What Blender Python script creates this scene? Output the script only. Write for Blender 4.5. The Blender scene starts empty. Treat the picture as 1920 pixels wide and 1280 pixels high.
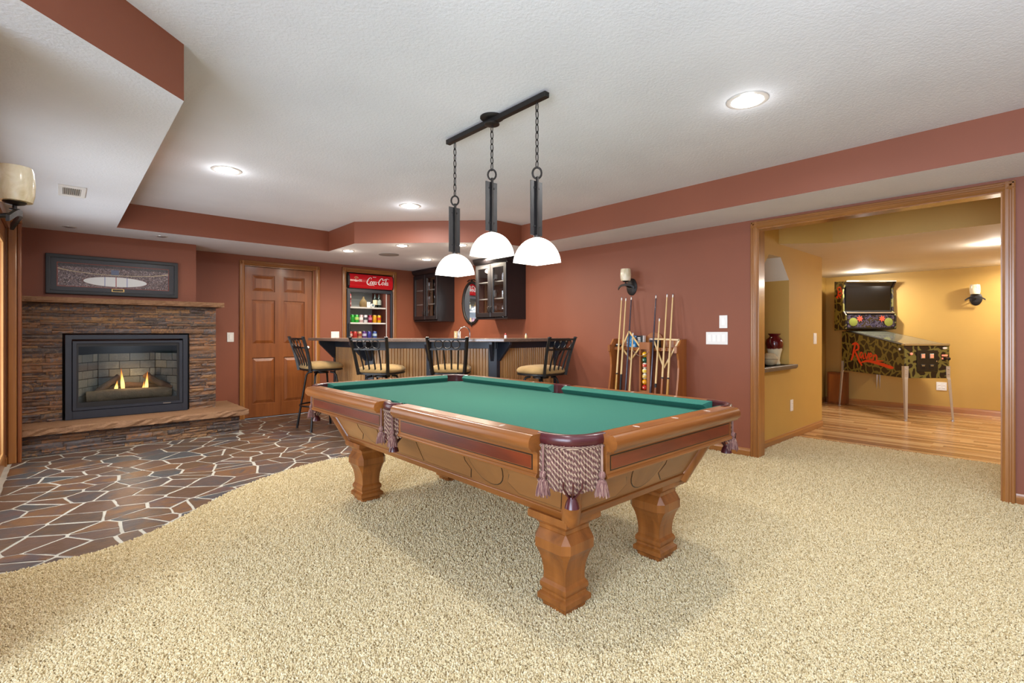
import bpy, bmesh, math, random
from math import sin, cos, pi, radians, sqrt, atan2
from mathutils import Vector, Matrix
from mathutils.geometry import tessellate_polygon

random.seed(7)
S = bpy.context.scene
C = S.collection

# ---------------------------------------------------------------- camera, world, lights, exposure
YAW = radians(42.27)
FPX = 931.6
cam_d = bpy.data.cameras.new('camera')
cam = bpy.data.objects.new('camera', cam_d)
C.objects.link(cam)
cam.location = (0, 0, 1.13)
cam.rotation_euler = (pi / 2, 0, -YAW)
cam_d.sensor_width = 36
cam_d.lens = 36 * FPX / 1920
cam_d.shift_y = -(640 - 624.4) / 1920
cam_d.clip_start = 0.02
S.camera = cam

S.view_settings.view_transform = 'Standard'
S.view_settings.look = 'None'
S.view_settings.exposure = 0.32
S.view_settings.gamma = 1.0
S.view_settings.use_curve_mapping = False
S.cycles.use_denoising = True
S.cycles.max_bounces = 8
S.cycles.diffuse_bounces = 5
S.cycles.glossy_bounces = 4
S.cycles.transmission_bounces = 6
S.cycles.transparent_max_bounces = 12
S.cycles.caustics_reflective = False
S.cycles.caustics_refractive = False
S.cycles.sample_clamp_indirect = 6

W = bpy.data.worlds.new('world')
S.world = W
W.use_nodes = True
W.node_tree.nodes['Background'].inputs[0].default_value = (0.80, 0.88, 1.0, 1)
W.node_tree.nodes['Background'].inputs[1].default_value = 0.6

WARM = (1.0, 0.86, 0.68)
NEUT = (0.99, 0.99, 1.0)
SOFTW = (1.0, 0.94, 0.84)
DAY = (0.78, 0.93, 1.14)


def area(name, loc, rot, sx, sy, power, col, spread=180, disk=False):
    d = bpy.data.lights.new(name, 'AREA')
    d.shape = 'DISK' if disk else 'RECTANGLE'
    d.size = sx
    if not disk:
        d.size_y = sy
    d.energy = power
    d.color = col
    d.spread = radians(spread)
    o = bpy.data.objects.new(name, d)
    C.objects.link(o)
    o.location = loc
    o.rotation_euler = rot
    return o


def point(name, loc, power, col, r=0.03):
    d = bpy.data.lights.new(name, 'POINT')
    d.energy = power
    d.color = col
    d.shadow_soft_size = r
    o = bpy.data.objects.new(name, d)
    C.objects.link(o)
    o.location = loc
    return o


# daylight through the windows behind and to the left of the camera
P_REAR, P_LEFT = 270, 190
area('window_daylight_rear', (1.2, -2.45, 1.35), (radians(90), 0, radians(180)), 5.5, 2.0, P_REAR, DAY)
area('window_daylight_side', (-2.45, -0.3, 1.3), (radians(90), 0, radians(-90)), 3.0, 2.0, P_LEFT, DAY)
# daylight through the patio door in the left wall
area('patio_daylight', (-0.62, 4.6, 1.1), (radians(90), 0, radians(-90)), 2.4, 1.8, 62, (0.92, 0.97, 1.02))
# daylight in the part of the house beyond the yellow room
area('yellow_room_daylight', (7.6, -0.9, 1.5), (radians(90), 0, radians(180)), 2.5, 1.6, 14, NEUT)

# recessed lamps: (x, y, z, watts, kind)
TRAY_Z, SOF_Z = 2.405, 2.155
CANS = [(2.784, 1.147, TRAY_Z, 16, 'tray'), (0.963, 4.38, TRAY_Z, 26, 'tray'), (2.595, 4.374, TRAY_Z, 26, 'tray'),
        (0.963, 1.147, TRAY_Z, 14, 'tray'), (2.784, -1.5, TRAY_Z, 12, 'tray'),
        (2.652, 5.947, SOF_Z, 19, 'bar'), (2.956, 5.162, SOF_Z, 14, 'bar'), (3.764, 5.903, SOF_Z, 26, 'bar'),
        (3.445, 4.67, SOF_Z, 22, 'bar'), (4.2, 5.2, SOF_Z, 26, 'bar'),
        (7.0, 0.42, 2.045, 27, 'room'), (8.8, 1.95, 2.045, 27, 'room'), (8.9, 0.2, 2.045, 30, 'room')]
HALOGEN_OFF = [(0.064, 6.413, SOF_Z), (0.794, 6.392, SOF_Z)]
for (x, y, z, w, k) in CANS:
    area('can_light', (x, y, z - 0.020), (0, 0, 0), 0.13, 0.13, w * 0.7, {'tray': NEUT, 'bar': WARM, 'room': SOFTW}[k], 172, True)
    point('can_bulb', (x, y, z - 0.075), w * {'tray': 0.045, 'bar': 0.03, 'room': 0.3}[k], {'tray': NEUT, 'bar': WARM, 'room': SOFTW}[k], 0.03)
# photographer's flash bounced off the tray ceiling behind the camera
area('bounce_flash', (0.6, -1.2, 1.1), (radians(180), 0, 0), 1.6, 1.6, 70, (0.84, 0.95, 1.08), 180)
PENDANTS = [(1.885, 2.622, 1.507), (1.885, 2.25, 1.587), (1.885, 1.875, 1.507)]
for (x, y, z) in PENDANTS:
    area('pendant_glow', (x, y, z + 0.012), (0, 0, 0), 0.13, 0.13, 1.3, WARM, 150, True)

# ---------------------------------------------------------------- helpers


class MB:
    """collects vertices and faces; build() links them as one mesh object"""

    def __init__(s):
        s.v, s.f, s.m = [], [], []
        s.cur = 0

    def add(s, vs, fs):
        o = len(s.v)
        s.v += [tuple(v) for v in vs]
        s.f += [tuple(i + o for i in f) for f in fs]
        s.m += [s.cur] * len(fs)
        return s

    def box(s, x0, x1, y0, y1, z0, z1):
        return s.add([(x0, y0, z0), (x1, y0, z0), (x1, y1, z0), (x0, y1, z0),
                      (x0, y0, z1), (x1, y0, z1), (x1, y1, z1), (x0, y1, z1)],
                     [(0, 3, 2, 1), (4, 5, 6, 7), (0, 1, 5, 4), (1, 2, 6, 5), (2, 3, 7, 6), (3, 0, 4, 7)])

    def hexa(s, b, t):
        """8-corner solid from a bottom and a top quad"""
        return s.add(list(b) + list(t), [(0, 3, 2, 1), (4, 5, 6, 7), (0, 1, 5, 4), (1, 2, 6, 5), (2, 3, 7, 6), (3, 0, 4, 7)])

    def prism(s, poly, a0, a1, axis='z'):
        """extrude a 2D polygon along an axis (x: (y,z), y: (x,z), z: (x,y))"""
        n = len(poly)

        def P(p, a):
            return {'z': (p[0], p[1], a), 'y': (p[0], a, p[1]), 'x': (a, p[0], p[1])}[axis]
        vs = [P(p, a0) for p in poly] + [P(p, a1) for p in poly]
        fs = [tuple(range(n))[::-1], tuple(range(n, 2 * n))] + [(i, (i + 1) % n, n + (i + 1) % n, n + i) for i in range(n)]
        return s.add(vs, fs)

    def plate(s, outer, holes, mapf, thick):
        """flat slab with holes; mapf maps (u,v,w) to 3D, w in 0..thick"""
        loops = [outer] + list(holes)
        tris = tessellate_polygon([[Vector((p[0], p[1], 0)) for p in L] for L in loops])
        flat = [p for L in loops for p in L]
        n = len(flat)
        vs = [mapf(p[0], p[1], 0) for p in flat] + [mapf(p[0], p[1], thick) for p in flat]
        fs = [tuple(t) for t in tris] + [tuple(i + n for i in t)[::-1] for t in tris]
        o = 0
        for L in loops:
            k = len(L)
            fs += [(o + i, o + (i + 1) % k, n + o + (i + 1) % k, n + o + i) for i in range(k)]
            o += k
        return s.add(vs, fs)

    def lathe(s, prof, n=24, c=(0, 0, 0), sy=1.0):
        """revolve (r, z) profile about z"""
        vs, fs = [], []
        k = len(prof)
        for i in range(n):
            a = 2 * pi * i / n
            for r, z in prof:
                vs.append((c[0] + r * cos(a), c[1] + r * sin(a) * sy, c[2] + z))
        for i in range(n):
            j = (i + 1) % n
            for q in range(k - 1):
                fs.append((i * k + q, j * k + q, j * k + q + 1, i * k + q + 1))
        if prof[0][0] > 1e-6:
            fs.append(tuple(i * k for i in range(n))[::-1])
        if prof[-1][0] > 1e-6:
            fs.append(tuple(i * k + k - 1 for i in range(n)))
        return s.add(vs, fs)

    def square_lathe(s, prof, c=(0, 0, 0)):
        """stack of squares: (half, z[, chamfer])"""
        vs, fs = [], []
        for p in prof:
            h, z = p[0], p[1]
            ch = p[2] if len(p) > 2 else 0.0004
            for (x, y) in ((h - ch, -h), (h, -h + ch), (h, h - ch), (h - ch, h), (-h + ch, h), (-h, h - ch), (-h, -h + ch), (-h + ch, -h)):
                vs.append((c[0] + x, c[1] + y, c[2] + z))
        k = len(prof)
        for i in range(k - 1):
            for j in range(8):
                fs.append((i * 8 + j, i * 8 + (j + 1) % 8, (i + 1) * 8 + (j + 1) % 8, (i + 1) * 8 + j))
        fs.append(tuple(range(8))[::-1])
        fs.append(tuple((k - 1) * 8 + j for j in range(8)))
        return s.add(vs, fs)

    def tube(s, pts, r, n=8, closed=False, flat=1.0):
        pts = [Vector(p) for p in pts]
        k = len(pts)
        rs = r if isinstance(r, (list, tuple)) else [r] * k
        vs, fs = [], []
        up = Vector((0, 0, 1))
        prevx = None
        for i, p in enumerate(pts):
            if closed:
                t = pts[(i + 1) % k] - pts[i - 1]
            else:
                t = pts[min(i + 1, k - 1)] - pts[max(i - 1, 0)]
            t.normalize()
            if prevx is None:
                a = up if abs(t.z) < 0.9 else Vector((1, 0, 0))
                x = t.cross(a).normalized()
            else:
                x = (prevx - t * prevx.dot(t)).normalized()
            prevx = x
            y = t.cross(x)
            for j in range(n):
                q = 2 * pi * j / n
                vs.append(p + x * (cos(q) * rs[i]) + y * (sin(q) * rs[i] * flat))
        m = k if closed else k - 1
        for i in range(m):
            for j in range(n):
                a, b = i * n, ((i + 1) % k) * n
                fs.append((a + j, a + (j + 1) % n, b + (j + 1) % n, b + j))
        if not closed:
            fs.append(tuple(range(n))[::-1])
            fs.append(tuple((k - 1) * n + j for j in range(n)))
        return s.add(vs, fs)

    def bar(s, a, b, w, h, up=(0, 0, 1)):
        """rectangular bar from a to b, w across, h along up"""
        a, b = Vector(a), Vector(b)
        t = (b - a).normalized()
        u = Vector(up)
        x = t.cross(u).normalized() * (w / 2)
        y = x.cross(t).normalized() * (h / 2)
        return s.hexa([a - x - y, a + x - y, a + x + y, a - x + y], [b - x - y, b + x - y, b + x + y, b - x + y])

    def extr(s, prof, P, a0, a1, k0=0.0, k1=0.0):
        """extrude (d, z) profile between along-positions; ends slanted by k*d; P(d, z, a) -> point"""
        n = len(prof)
        vs = [P(d, z, a0 + k0 * d) for d, z in prof] + [P(d, z, a1 + k1 * d) for d, z in prof]
        fs = [tuple(range(n))[::-1], tuple(range(n, 2 * n))] + [(i, (i + 1) % n, n + (i + 1) % n, n + i) for i in range(n)]
        return s.add(vs, fs)

    def sweep(s, prof, frames, closed=False):
        """prof: list of (a, b); frames: list of (origin, A, B)"""
        n = len(prof)
        vs = []
        for (o, A, B) in frames:
            o, A, B = Vector(o), Vector(A), Vector(B)
            vs += [o + A * a + B * b for a, b in prof]
        k = len(frames)
        fs = []
        for i in range(k if closed else k - 1):
            for j in range(n):
                a, b = i * n, ((i + 1) % k) * n
                fs.append((a + j, a + (j + 1) % n, b + (j + 1) % n, b + j))
        if not closed:
            fs.append(tuple(range(n))[::-1])
            fs.append(tuple((k - 1) * n + j for j in range(n)))
        return s.add(vs, fs)

    def ribbon(s, pts, ws, thick, mapf):
        """flat brush stroke; pts in 2D with half-widths ws"""
        P, Wd = smooth_line(pts, ws)
        k = len(P)
        L, R = [], []
        for i in range(k):
            t = P[min(i + 1, k - 1)] - P[max(i - 1, 0)]
            if t.length < 1e-9:
                t = Vector((1, 0))
            t.normalize()
            nn = Vector((-t.y, t.x)) * Wd[i]
            L.append(P[i] + nn)
            R.append(P[i] - nn)
        vs = [mapf(p.x, p.y, thick) for p in L] + [mapf(p.x, p.y, thick) for p in R] + \
             [mapf(p.x, p.y, 0) for p in L] + [mapf(p.x, p.y, 0) for p in R]
        fs = []
        for i in range(k - 1):
            fs += [(i, i + 1, k + i + 1, k + i), (2 * k + i, 3 * k + i, 3 * k + i + 1, 2 * k + i + 1),
                   (i, 2 * k + i, 2 * k + i + 1, i + 1), (k + i, k + i + 1, 3 * k + i + 1, 3 * k + i)]
        return s.add(vs, fs)

    def xf(s, M):
        s.v = [tuple(M @ Vector(v)) for v in s.v]
        return s

    def mesh(s, name, bevel=0.0, smooth=None, segs=1):
        me = bpy.data.meshes.new(name)
        me.from_pydata(s.v, [], s.f)
        if any(s.m):
            me.polygons.foreach_set('material_index', s.m)
        bm = bmesh.new()
        bm.from_mesh(me)
        bmesh.ops.recalc_face_normals(bm, faces=bm.faces)
        if bevel:
            ed = [e for e in bm.edges if len(e.link_faces) == 2 and e.calc_face_angle(0) > 0.5]
            bmesh.ops.bevel(bm, geom=ed, offset=bevel, segments=segs, affect='EDGES', profile=0.6, clamp_overlap=True)
        bm.to_mesh(me)
        bm.free()
        if smooth is not None:
            me.shade_smooth()
            me.set_sharp_from_angle(angle=radians(smooth))
        return me

    def build(s, name, mats, parent=None, loc=None, rot=None, bevel=0.0, smooth=None, segs=1):
        me = s.mesh(name, bevel, smooth, segs)
        return link(name, me, mats, parent, loc, rot)


def smooth_line(pts, ws, sub=6):
    P = [Vector(p) for p in pts]
    out, wo = [], []
    k = len(P)
    for i in range(k - 1):
        p0, p1, p2, p3 = P[max(i - 1, 0)], P[i], P[i + 1], P[min(i + 2, k - 1)]
        for j in range(sub):
            t = j / sub
            out.append(0.5 * ((2 * p1) + (p2 - p0) * t + (2 * p0 - 5 * p1 + 4 * p2 - p3) * t * t + (3 * p1 - p0 - 3 * p2 + p3) * t ** 3))
            wo.append(ws[i] * (1 - t) + ws[i + 1] * t)
    out.append(P[-1])
    wo.append(ws[-1])
    return out, wo


def curve3(pts, sub=6, closed=False):
    P = [Vector(p) for p in pts]
    k = len(P)
    out = []
    for i in range(k if closed else k - 1):
        if closed:
            p0, p1, p2, p3 = P[i - 1], P[i], P[(i + 1) % k], P[(i + 2) % k]
        else:
            p0, p1, p2, p3 = P[max(i - 1, 0)], P[i], P[i + 1], P[min(i + 2, k - 1)]
        for j in range(sub):
            t = j / sub
            out.append(0.5 * ((2 * p1) + (p2 - p0) * t + (2 * p0 - 5 * p1 + 4 * p2 - p3) * t * t + (3 * p1 - p0 - 3 * p2 + p3) * t ** 3))
    if not closed:
        out.append(P[-1])
    return out


def link(name, me, mats=None, parent=None, loc=None, rot=None):
    o = bpy.data.objects.new(name, me)
    C.objects.link(o)
    if mats is not None:
        for m in (mats if isinstance(mats, (list, tuple)) else [mats]):
            me.materials.append(m)
    if parent is not None:
        o.parent = parent
    if loc is not None:
        o.location = loc
    if rot is not None:
        o.rotation_euler = rot
    return o


def thing(name, label, cat, loc=(0, 0, 0), rz=0.0, group=None):
    o = bpy.data.objects.new(name, None)
    C.objects.link(o)
    o.location = loc
    o.rotation_euler = (0, 0, rz)
    o.empty_display_size = 0.05
    tag(o, label, cat, group)
    return o


def tag(o, label=None, cat=None, group=None, kind=None):
    if label:
        o['label'] = label
    if cat:
        o['category'] = cat
    if group:
        o['group'] = group
    if kind:
        o['kind'] = kind
    return o


def struct(o):
    o['kind'] = 'structure'
    return o


def copy_tree(o, parent=None):
    c = o.copy()
    C.objects.link(c)
    if parent is not None:
        c.parent = parent
    for ch in list(o.children):
        copy_tree(ch, c)
    return c


# ---------------------------------------------------------------- materials
def srgb(r, g, b):
    def f(c):
        c /= 255.0
        return c / 12.92 if c <= 0.04045 else ((c + 0.055) / 1.055) ** 2.4
    return (f(r), f(g), f(b), 1)


class NT:
    def __init__(s, name):
        s.mat = bpy.data.materials.new(name)
        s.mat.use_nodes = True
        s.t = s.mat.node_tree
        s.b = s.t.nodes['Principled BSDF']
        s.out = s.t.nodes['Material Output']

    def n(s, typ, **kw):
        nd = s.t.nodes.new(typ)
        for k, v in kw.items():
            if k.startswith('i_'):
                nd.inputs[k[2:].replace('_', ' ')].default_value = v
            else:
                setattr(nd, k, v)
        return nd

    def l(s, a, b):
        s.t.links.new(a, b)

    def ramp(s, fac, stops, interp='LINEAR'):
        r = s.n('ShaderNodeValToRGB')
        cr = r.color_ramp
        cr.interpolation = interp
        while len(cr.elements) < len(stops):
            cr.elements.new(0.5)
        for e, (p, c) in zip(cr.elements, stops):
            e.position = p
            e.color = c
        s.l(fac, r.inputs[0])
        return r.outputs[0]

    def coords(s, scale=(1, 1, 1), kind='Object', rot=(0, 0, 0)):
        tc = s.n('ShaderNodeTexCoord')
        mp = s.n('ShaderNodeMapping')
        mp.inputs['Scale'].default_value = scale
        mp.inputs['Rotation'].default_value = rot
        s.l(tc.outputs[kind], mp.inputs[0])
        return mp.outputs[0]

    def noise(s, vec, scale, detail=2, rough=0.5, dist=0.0):
        n = s.n('ShaderNodeTexNoise')
        n.inputs['Scale'].default_value = scale
        n.inputs['Detail'].default_value = detail
        n.inputs['Roughness'].default_value = rough
        n.inputs['Distortion'].default_value = dist
        if vec is not None:
            s.l(vec, n.inputs['Vector'])
        return n.outputs['Fac']

    def bump(s, h, strength=0.2, dist=0.01):
        b = s.n('ShaderNodeBump')
        b.inputs['Strength'].default_value = strength
        b.inputs['Distance'].default_value = dist
        s.l(h, b.inputs['Height'])
        s.l(b.outputs[0], s.b.inputs['Normal'])

    def mix(s, fac, a, b, mode='MIX'):
        m = s.n('ShaderNodeMix', data_type='RGBA', blend_type=mode)
        for sock, v in ((m.inputs[0], fac), (m.inputs[6], a), (m.inputs[7], b)):
            if hasattr(v, 'is_linked') or hasattr(v, 'links'):
                s.l(v, sock)
            else:
                sock.default_value = v
        return m.outputs[2]

    def math(s, op, a, b=0.0):
        m = s.n('ShaderNodeMath', operation=op)
        for sock, v in ((m.inputs[0], a), (m.inputs[1], b)):
            if hasattr(v, 'links'):
                s.l(v, sock)
            else:
                sock.default_value = v
        return m.outputs[0]

    def rand(s):
        return s.n('ShaderNodeObjectInfo').outputs['Random']


def plain(name, col, rough=0.5, metal=0.0, spec=0.5, var=0.0, coat=0.0, bump=0.0, bscale=60):
    n = NT(name)
    n.b.inputs['Base Color'].default_value = col
    n.b.inputs['Roughness'].default_value = rough
    n.b.inputs['Metallic'].default_value = metal
    n.b.inputs['Specular IOR Level'].default_value = spec
    n.b.inputs['Coat Weight'].default_value = coat
    v = n.coords()
    if var:
        f = n.noise(v, 9, 3)
        lo = tuple(c * (1 - var) for c in col[:3]) + (1,)
        hi = tuple(min(1, c * (1 + var)) for c in col[:3]) + (1,)
        n.l(n.ramp(f, [(0.3, lo), (0.7, hi)]), n.b.inputs['Base Color'])
    if bump:
        n.bump(n.noise(v, bscale, 3), bump, 0.004)
    return n.mat


def wood(name, c1, c2, axis='x', fine=26, rough=0.32, coat=0.25, rnd=0.25, c3=None):
    n = NT(name)
    sc = {'x': (0.9, fine * 0.5, fine * 0.5), 'y': (fine * 0.5, 0.9, fine * 0.5), 'z': (fine * 0.5, fine * 0.5, 0.9)}[axis]
    v = n.coords(sc)
    r = n.rand()
    off = n.n('ShaderNodeVectorMath', operation='ADD')
    n.l(v, off.inputs[0])
    cmb = n.n('ShaderNodeCombineXYZ')
    m7 = n.math('MULTIPLY', r, 37.0)
    for i in range(3):
        n.l(m7, cmb.inputs[i])
    n.l(cmb.outputs[0], off.inputs[1])
    f = n.noise(off.outputs[0], 1.0, 5, 0.62, 0.6)
    stops = [(0.28, c1), (0.72, c2)] if c3 is None else [(0.25, c1), (0.5, c2), (0.75, c3)]
    col = n.ramp(f, stops)
    bright = n.math('ADD', n.math('MULTIPLY', r, rnd), 1 - rnd / 2)
    hsv = n.n('ShaderNodeHueSaturation')
    n.l(bright, hsv.inputs['Value'])
    n.l(col, hsv.inputs['Color'])
    n.l(hsv.outputs[0], n.b.inputs['Base Color'])
    n.b.inputs['Roughness'].default_value = rough
    n.b.inputs['Coat Weight'].default_value = coat
    n.b.inputs['Coat Roughness'].default_value = 0.15
    return n.mat


def emit(name, col, strength):
    n = NT(name)
    n.b.inputs['Base Color'].default_value = col
    n.b.inputs['Emission Color'].default_value = col
    n.b.inputs['Emission Strength'].default_value = strength
    return n.mat


def glass_pane(name, tint=(1, 1, 1, 1), refl=0.08, rough=0.02):
    n = NT(name)
    t = n.n('ShaderNodeBsdfTransparent')
    t.inputs[0].default_value = tint
    g = n.n('ShaderNodeBsdfGlossy')
    g.inputs['Roughness'].default_value = rough
    fr = n.n('ShaderNodeFresnel')
    fr.inputs[0].default_value = 1.45
    f = n.math('ADD', n.math('MULTIPLY', fr.outputs[0], 0.42), refl - 0.08)
    mx = n.n('ShaderNodeMixShader')
    n.l(f, mx.inputs[0])
    n.l(t.outputs[0], mx.inputs[1])
    n.l(g.outputs[0], mx.inputs[2])
    n.l(mx.outputs[0], n.out.inputs[0])
    return n.mat


def paint(name, col, bump=0.06, scale=160, rough=0.55):
    n = NT(name)
    n.b.inputs['Roughness'].default_value = rough
    v = n.coords()
    f = n.noise(v, 1.7, 3)
    n.l(n.ramp(f, [(0.3, tuple(c * 0.96 for c in col[:3]) + (1,)), (0.7, tuple(c * 1.04 for c in col[:3]) + (1,))]), n.b.inputs['Base Color'])
    n.bump(n.noise(v, scale, 3, 0.6), bump, 0.004)
    return n.mat


M = {}
M['terra'] = paint('terracotta_paint', srgb(132, 73, 49))
M['yellow'] = paint('ochre_paint', srgb(188, 149, 74))
M['ceil'] = paint('textured_ceiling', srgb(219, 221, 226), 0.6, 70, 0.8)
M['ceil_y'] = paint('smooth_ceiling', srgb(222, 214, 198), 0.2, 90, 0.8)
M['white'] = plain('white_plastic', srgb(232, 230, 226), 0.35)
M['black'] = plain('black_metal', srgb(26, 25, 27), 0.42, 0.0, 0.5)
M['stool'] = plain('stool_black', srgb(15, 14, 15), 0.38)
M['iron'] = plain('wrought_iron', srgb(44, 40, 38), 0.45, 0.6, 0.5, 0.2, 0, 0.15, 120)
M['blackwood'] = wood('black_lacquered_wood', srgb(24, 22, 24), srgb(30, 27, 29), 'z', 20, 0.33, 0.1, 0.1)
M['navy'] = plain('dark_painted_wood', srgb(40, 44, 54), 0.4, 0, 0.5, 0.06)
M['chrome'] = plain('chrome', srgb(210, 210, 212), 0.12, 1.0)
M['steel'] = plain('brushed_steel', srgb(190, 188, 184), 0.28, 1.0)
M['glass'] = glass_pane('clear_glass')
M['glass_dark'] = glass_pane('smoked_glass', (0.97, 0.98, 1, 1), 0.08)
M['glass_matte'] = glass_pane('non_glare_glass', (1, 1, 1, 1), 0.075, 0.22)
M['mirror'] = plain('mirror_silver', (0.92, 0.93, 0.94, 1), 0.015, 1.0)
M['dark'] = plain('dark_void', srgb(14, 13, 13), 0.8)
M['trim'] = {a: wood('stained_oak_trim_' + a, srgb(128, 78, 34), srgb(168, 112, 56), a, 30, 0.3, 0.4, 0.15) for a in 'xyz'}
M['door'] = {a: wood('cherry_door_wood_' + a, srgb(112, 58, 22), srgb(146, 84, 38), a, 26, 0.4, 0.15, 0.1) for a in 'xyz'}
M['tab'] = {a: wood('pool_table_wood_' + a, srgb(104, 58, 22), srgb(158, 96, 42), a, 24, 0.3, 0.15, 0.12) for a in 'xyz'}
M['tabv'] = {a: wood('pool_table_veneer_' + a, srgb(118, 74, 36), srgb(154, 104, 56), a, 10, 0.33, 0.2, 0.06) for a in 'xyz'}
M['maho'] = {a: wood('mahogany_inlay_' + a, srgb(72, 26, 14), srgb(136, 58, 26), a, 9, 0.28, 0.2, 0.1) for a in 'xyz'}
M['rack'] = {a: wood('rack_oak_' + a, srgb(134, 74, 30), srgb(170, 104, 48), a, 26, 0.35, 0.3, 0.1) for a in 'xyz'}
M['bead'] = wood('beadboard_wood', srgb(160, 112, 62), srgb(196, 150, 94), 'z', 40, 0.4, 0.2, 0.28)
M['inlay'] = plain('ebony_line', srgb(34, 18, 12), 0.35)
M['leather'] = plain('burgundy_leather', srgb(72, 24, 28), 0.3, 0, 0.5, 0.25, 0.2, 0.05, 200)
M['sight'] = plain('pearl_sight', srgb(236, 226, 212), 0.25)


def m_cloth():
    n = NT('green_billiard_cloth')
    v = n.coords()
    f = n.noise(v, 420, 2)
    n.l(n.ramp(f, [(0.35, srgb(46, 100, 86)), (0.65, srgb(58, 114, 100))]), n.b.inputs['Base Color'])
    n.b.inputs['Roughness'].default_value = 0.95
    n.b.inputs['Specular IOR Level'].default_value = 0.15
    return n.mat


def m_slate(name, cols, nz=7.0, rough=0.5, spec=0.5, streak=(1, 1, 1), bump=0.5):
    n = NT(name)
    r = n.rand()
    v = n.coords(streak)
    off = n.n('ShaderNodeVectorMath', operation='ADD')
    cmb = n.n('ShaderNodeCombineXYZ')
    m7 = n.math('MULTIPLY', r, 53.0)
    for i in range(3):
        n.l(m7, cmb.inputs[i])
    n.l(v, off.inputs[0])
    n.l(cmb.outputs[0], off.inputs[1])
    f = n.noise(off.outputs[0], nz, 5, 0.65, 0.8)
    k = len(cols)
    fac = n.math('ADD', n.math('MULTIPLY', r, 0.86), n.math('MULTIPLY', n.math('SUBTRACT', f, 0.5), 0.55))
    fac = n.math('ADD', fac, 0.07)
    col = n.ramp(fac, [((i + 0.5) / k, c) for i, c in enumerate(cols)])
    f2 = n.noise(off.outputs[0], nz * 5, 4, 0.7)
    col = n.mix(n.math('MULTIPLY', f2, 0.5), col, srgb(60, 52, 48), 'MULTIPLY')
    n.l(col, n.b.inputs['Base Color'])
    n.b.inputs['Roughness'].default_value = rough
    n.b.inputs['Specular IOR Level'].default_value = spec
    n.bump(n.noise(off.outputs[0], nz * 3, 6, 0.7), bump, 0.01)
    return n.mat


def m_granite():
    n = NT('speckled_granite')
    v = n.coords()
    a = n.n('ShaderNodeTexVoronoi')
    a.inputs['Scale'].default_value = 190
    n.l(v, a.inputs['Vector'])
    f = n.noise(v, 95, 4, 0.7)
    s_ = n.math('ADD', n.math('MULTIPLY', a.outputs['Distance'], 0.6), n.math('MULTIPLY', f, 0.6))
    n.l(n.ramp(s_, [(0.30, srgb(40, 33, 32)), (0.46, srgb(104, 82, 72)), (0.58, srgb(158, 138, 122)), (0.70, srgb(78, 58, 50)), (0.85, srgb(140, 118, 104))]), n.b.inputs['Base Color'])
    n.b.inputs['Roughness'].default_value = 0.15
    return n.mat


def m_carpet():
    n = NT('beige_shag_carpet')
    v = n.coords()
    big = n.noise(v, 3.0, 3, 0.6)
    fib = n.noise(v, 140, 3, 0.7)
    vor = n.n('ShaderNodeTexVoronoi')
    vor.inputs['Scale'].default_value = 120
    n.l(v, vor.inputs['Vector'])
    h = n.math('ADD', n.math('MULTIPLY', fib, 0.6), n.math('SUBTRACT', 0.8, vor.outputs['Distance']))
    col = n.ramp(h, [(0.45, srgb(196, 176, 134)), (0.75, srgb(226, 210, 168)), (1.0, srgb(240, 227, 194))])
    col2 = n.mix(n.math('MULTIPLY', big, 0.30), col, srgb(176, 152, 110), 'MULTIPLY')
    n.l(col2, n.b.inputs['Base Color'])
    n.b.inputs['Roughness'].default_value = 1.0
    n.b.inputs['Specular IOR Level'].default_value = 0.1
    n.bump(h, 0.9, 0.012)
    return n.mat


def m_tuft():
    n = NT('carpet_yarn')
    r = n.rand()
    n.l(n.ramp(r, [(0.0, srgb(200, 180, 136)), (0.5, srgb(220, 203, 162)), (1.0, srgb(234, 221, 186))]), n.b.inputs['Base Color'])
    n.b.inputs['Roughness'].default_value = 1.0
    n.b.inputs['Specular IOR Level'].default_value = 0.05
    return n.mat


M['cloth'] = m_cloth()
M['flag'] = m_slate('flagstone_slate', [srgb(108, 82, 64), srgb(116, 90, 76), srgb(88, 84, 84), srgb(136, 98, 66), srgb(104, 86, 84), srgb(80, 90, 94), srgb(122, 92, 68), srgb(94, 80, 72), srgb(116, 88, 64), srgb(84, 80, 82)], 5.0, 0.33, 0.5, (1, 1, 1), 0.35)
M['ledge'] = m_slate('ledger_slate', [srgb(98, 76, 62), srgb(142, 104, 74), srgb(88, 84, 88), srgb(178, 134, 88), srgb(118, 86, 68), srgb(106, 104, 106), srgb(166, 116, 76), srgb(130, 110, 92), srgb(76, 70, 72), srgb(150, 108, 74)], 3.0, 0.6, 0.4, (2.4, 1, 0.5), 0.35)
M['mantel'] = m_slate('sandstone_slab', [srgb(156, 116, 84), srgb(178, 138, 100), srgb(164, 124, 92)], 9.0, 0.7, 0.3, (1, 1, 1), 0.8)
M['grout'] = plain('pale_grout', srgb(180, 174, 160), 0.9, 0, 0.2, 0.1, 0, 0.3, 90)
M['granite'] = m_granite()
M['carpet'] = m_carpet()
M['tuft'] = m_tuft()
# ---------------------------------------------------------------- the setting
XR, YB, XL = 4.65, 7.192, -0.35
CARPET = [(-0.35, 3.30), (-0.207, 3.304), (-0.097, 3.308), (0.135, 3.318), (0.293, 3.38), (0.453, 3.50), (0.684, 3.74), (0.884, 3.94), (1.102, 4.11),
          (1.335, 4.236), (1.581, 4.325), (1.80, 4.36), (2.05, 4.31), (2.4, 4.15), (2.8, 3.85), (3.25, 3.35), (3.8, 3.2), (4.65, 3.2),
          (4.648, 1.826),(4.65, 1.826), (4.772, 1.83), (4.772, 1.925), (5.92, 1.925), (5.95, -1.5), (4.772, -1.5), (4.772, 0.244), (4.65, 0.244), (4.65, -2.5), (-2.5, -2.5), (-2.5, 2.298), (-0.24, 2.298), (-0.24, 3.102), (-0.35, 3.102)]


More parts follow.
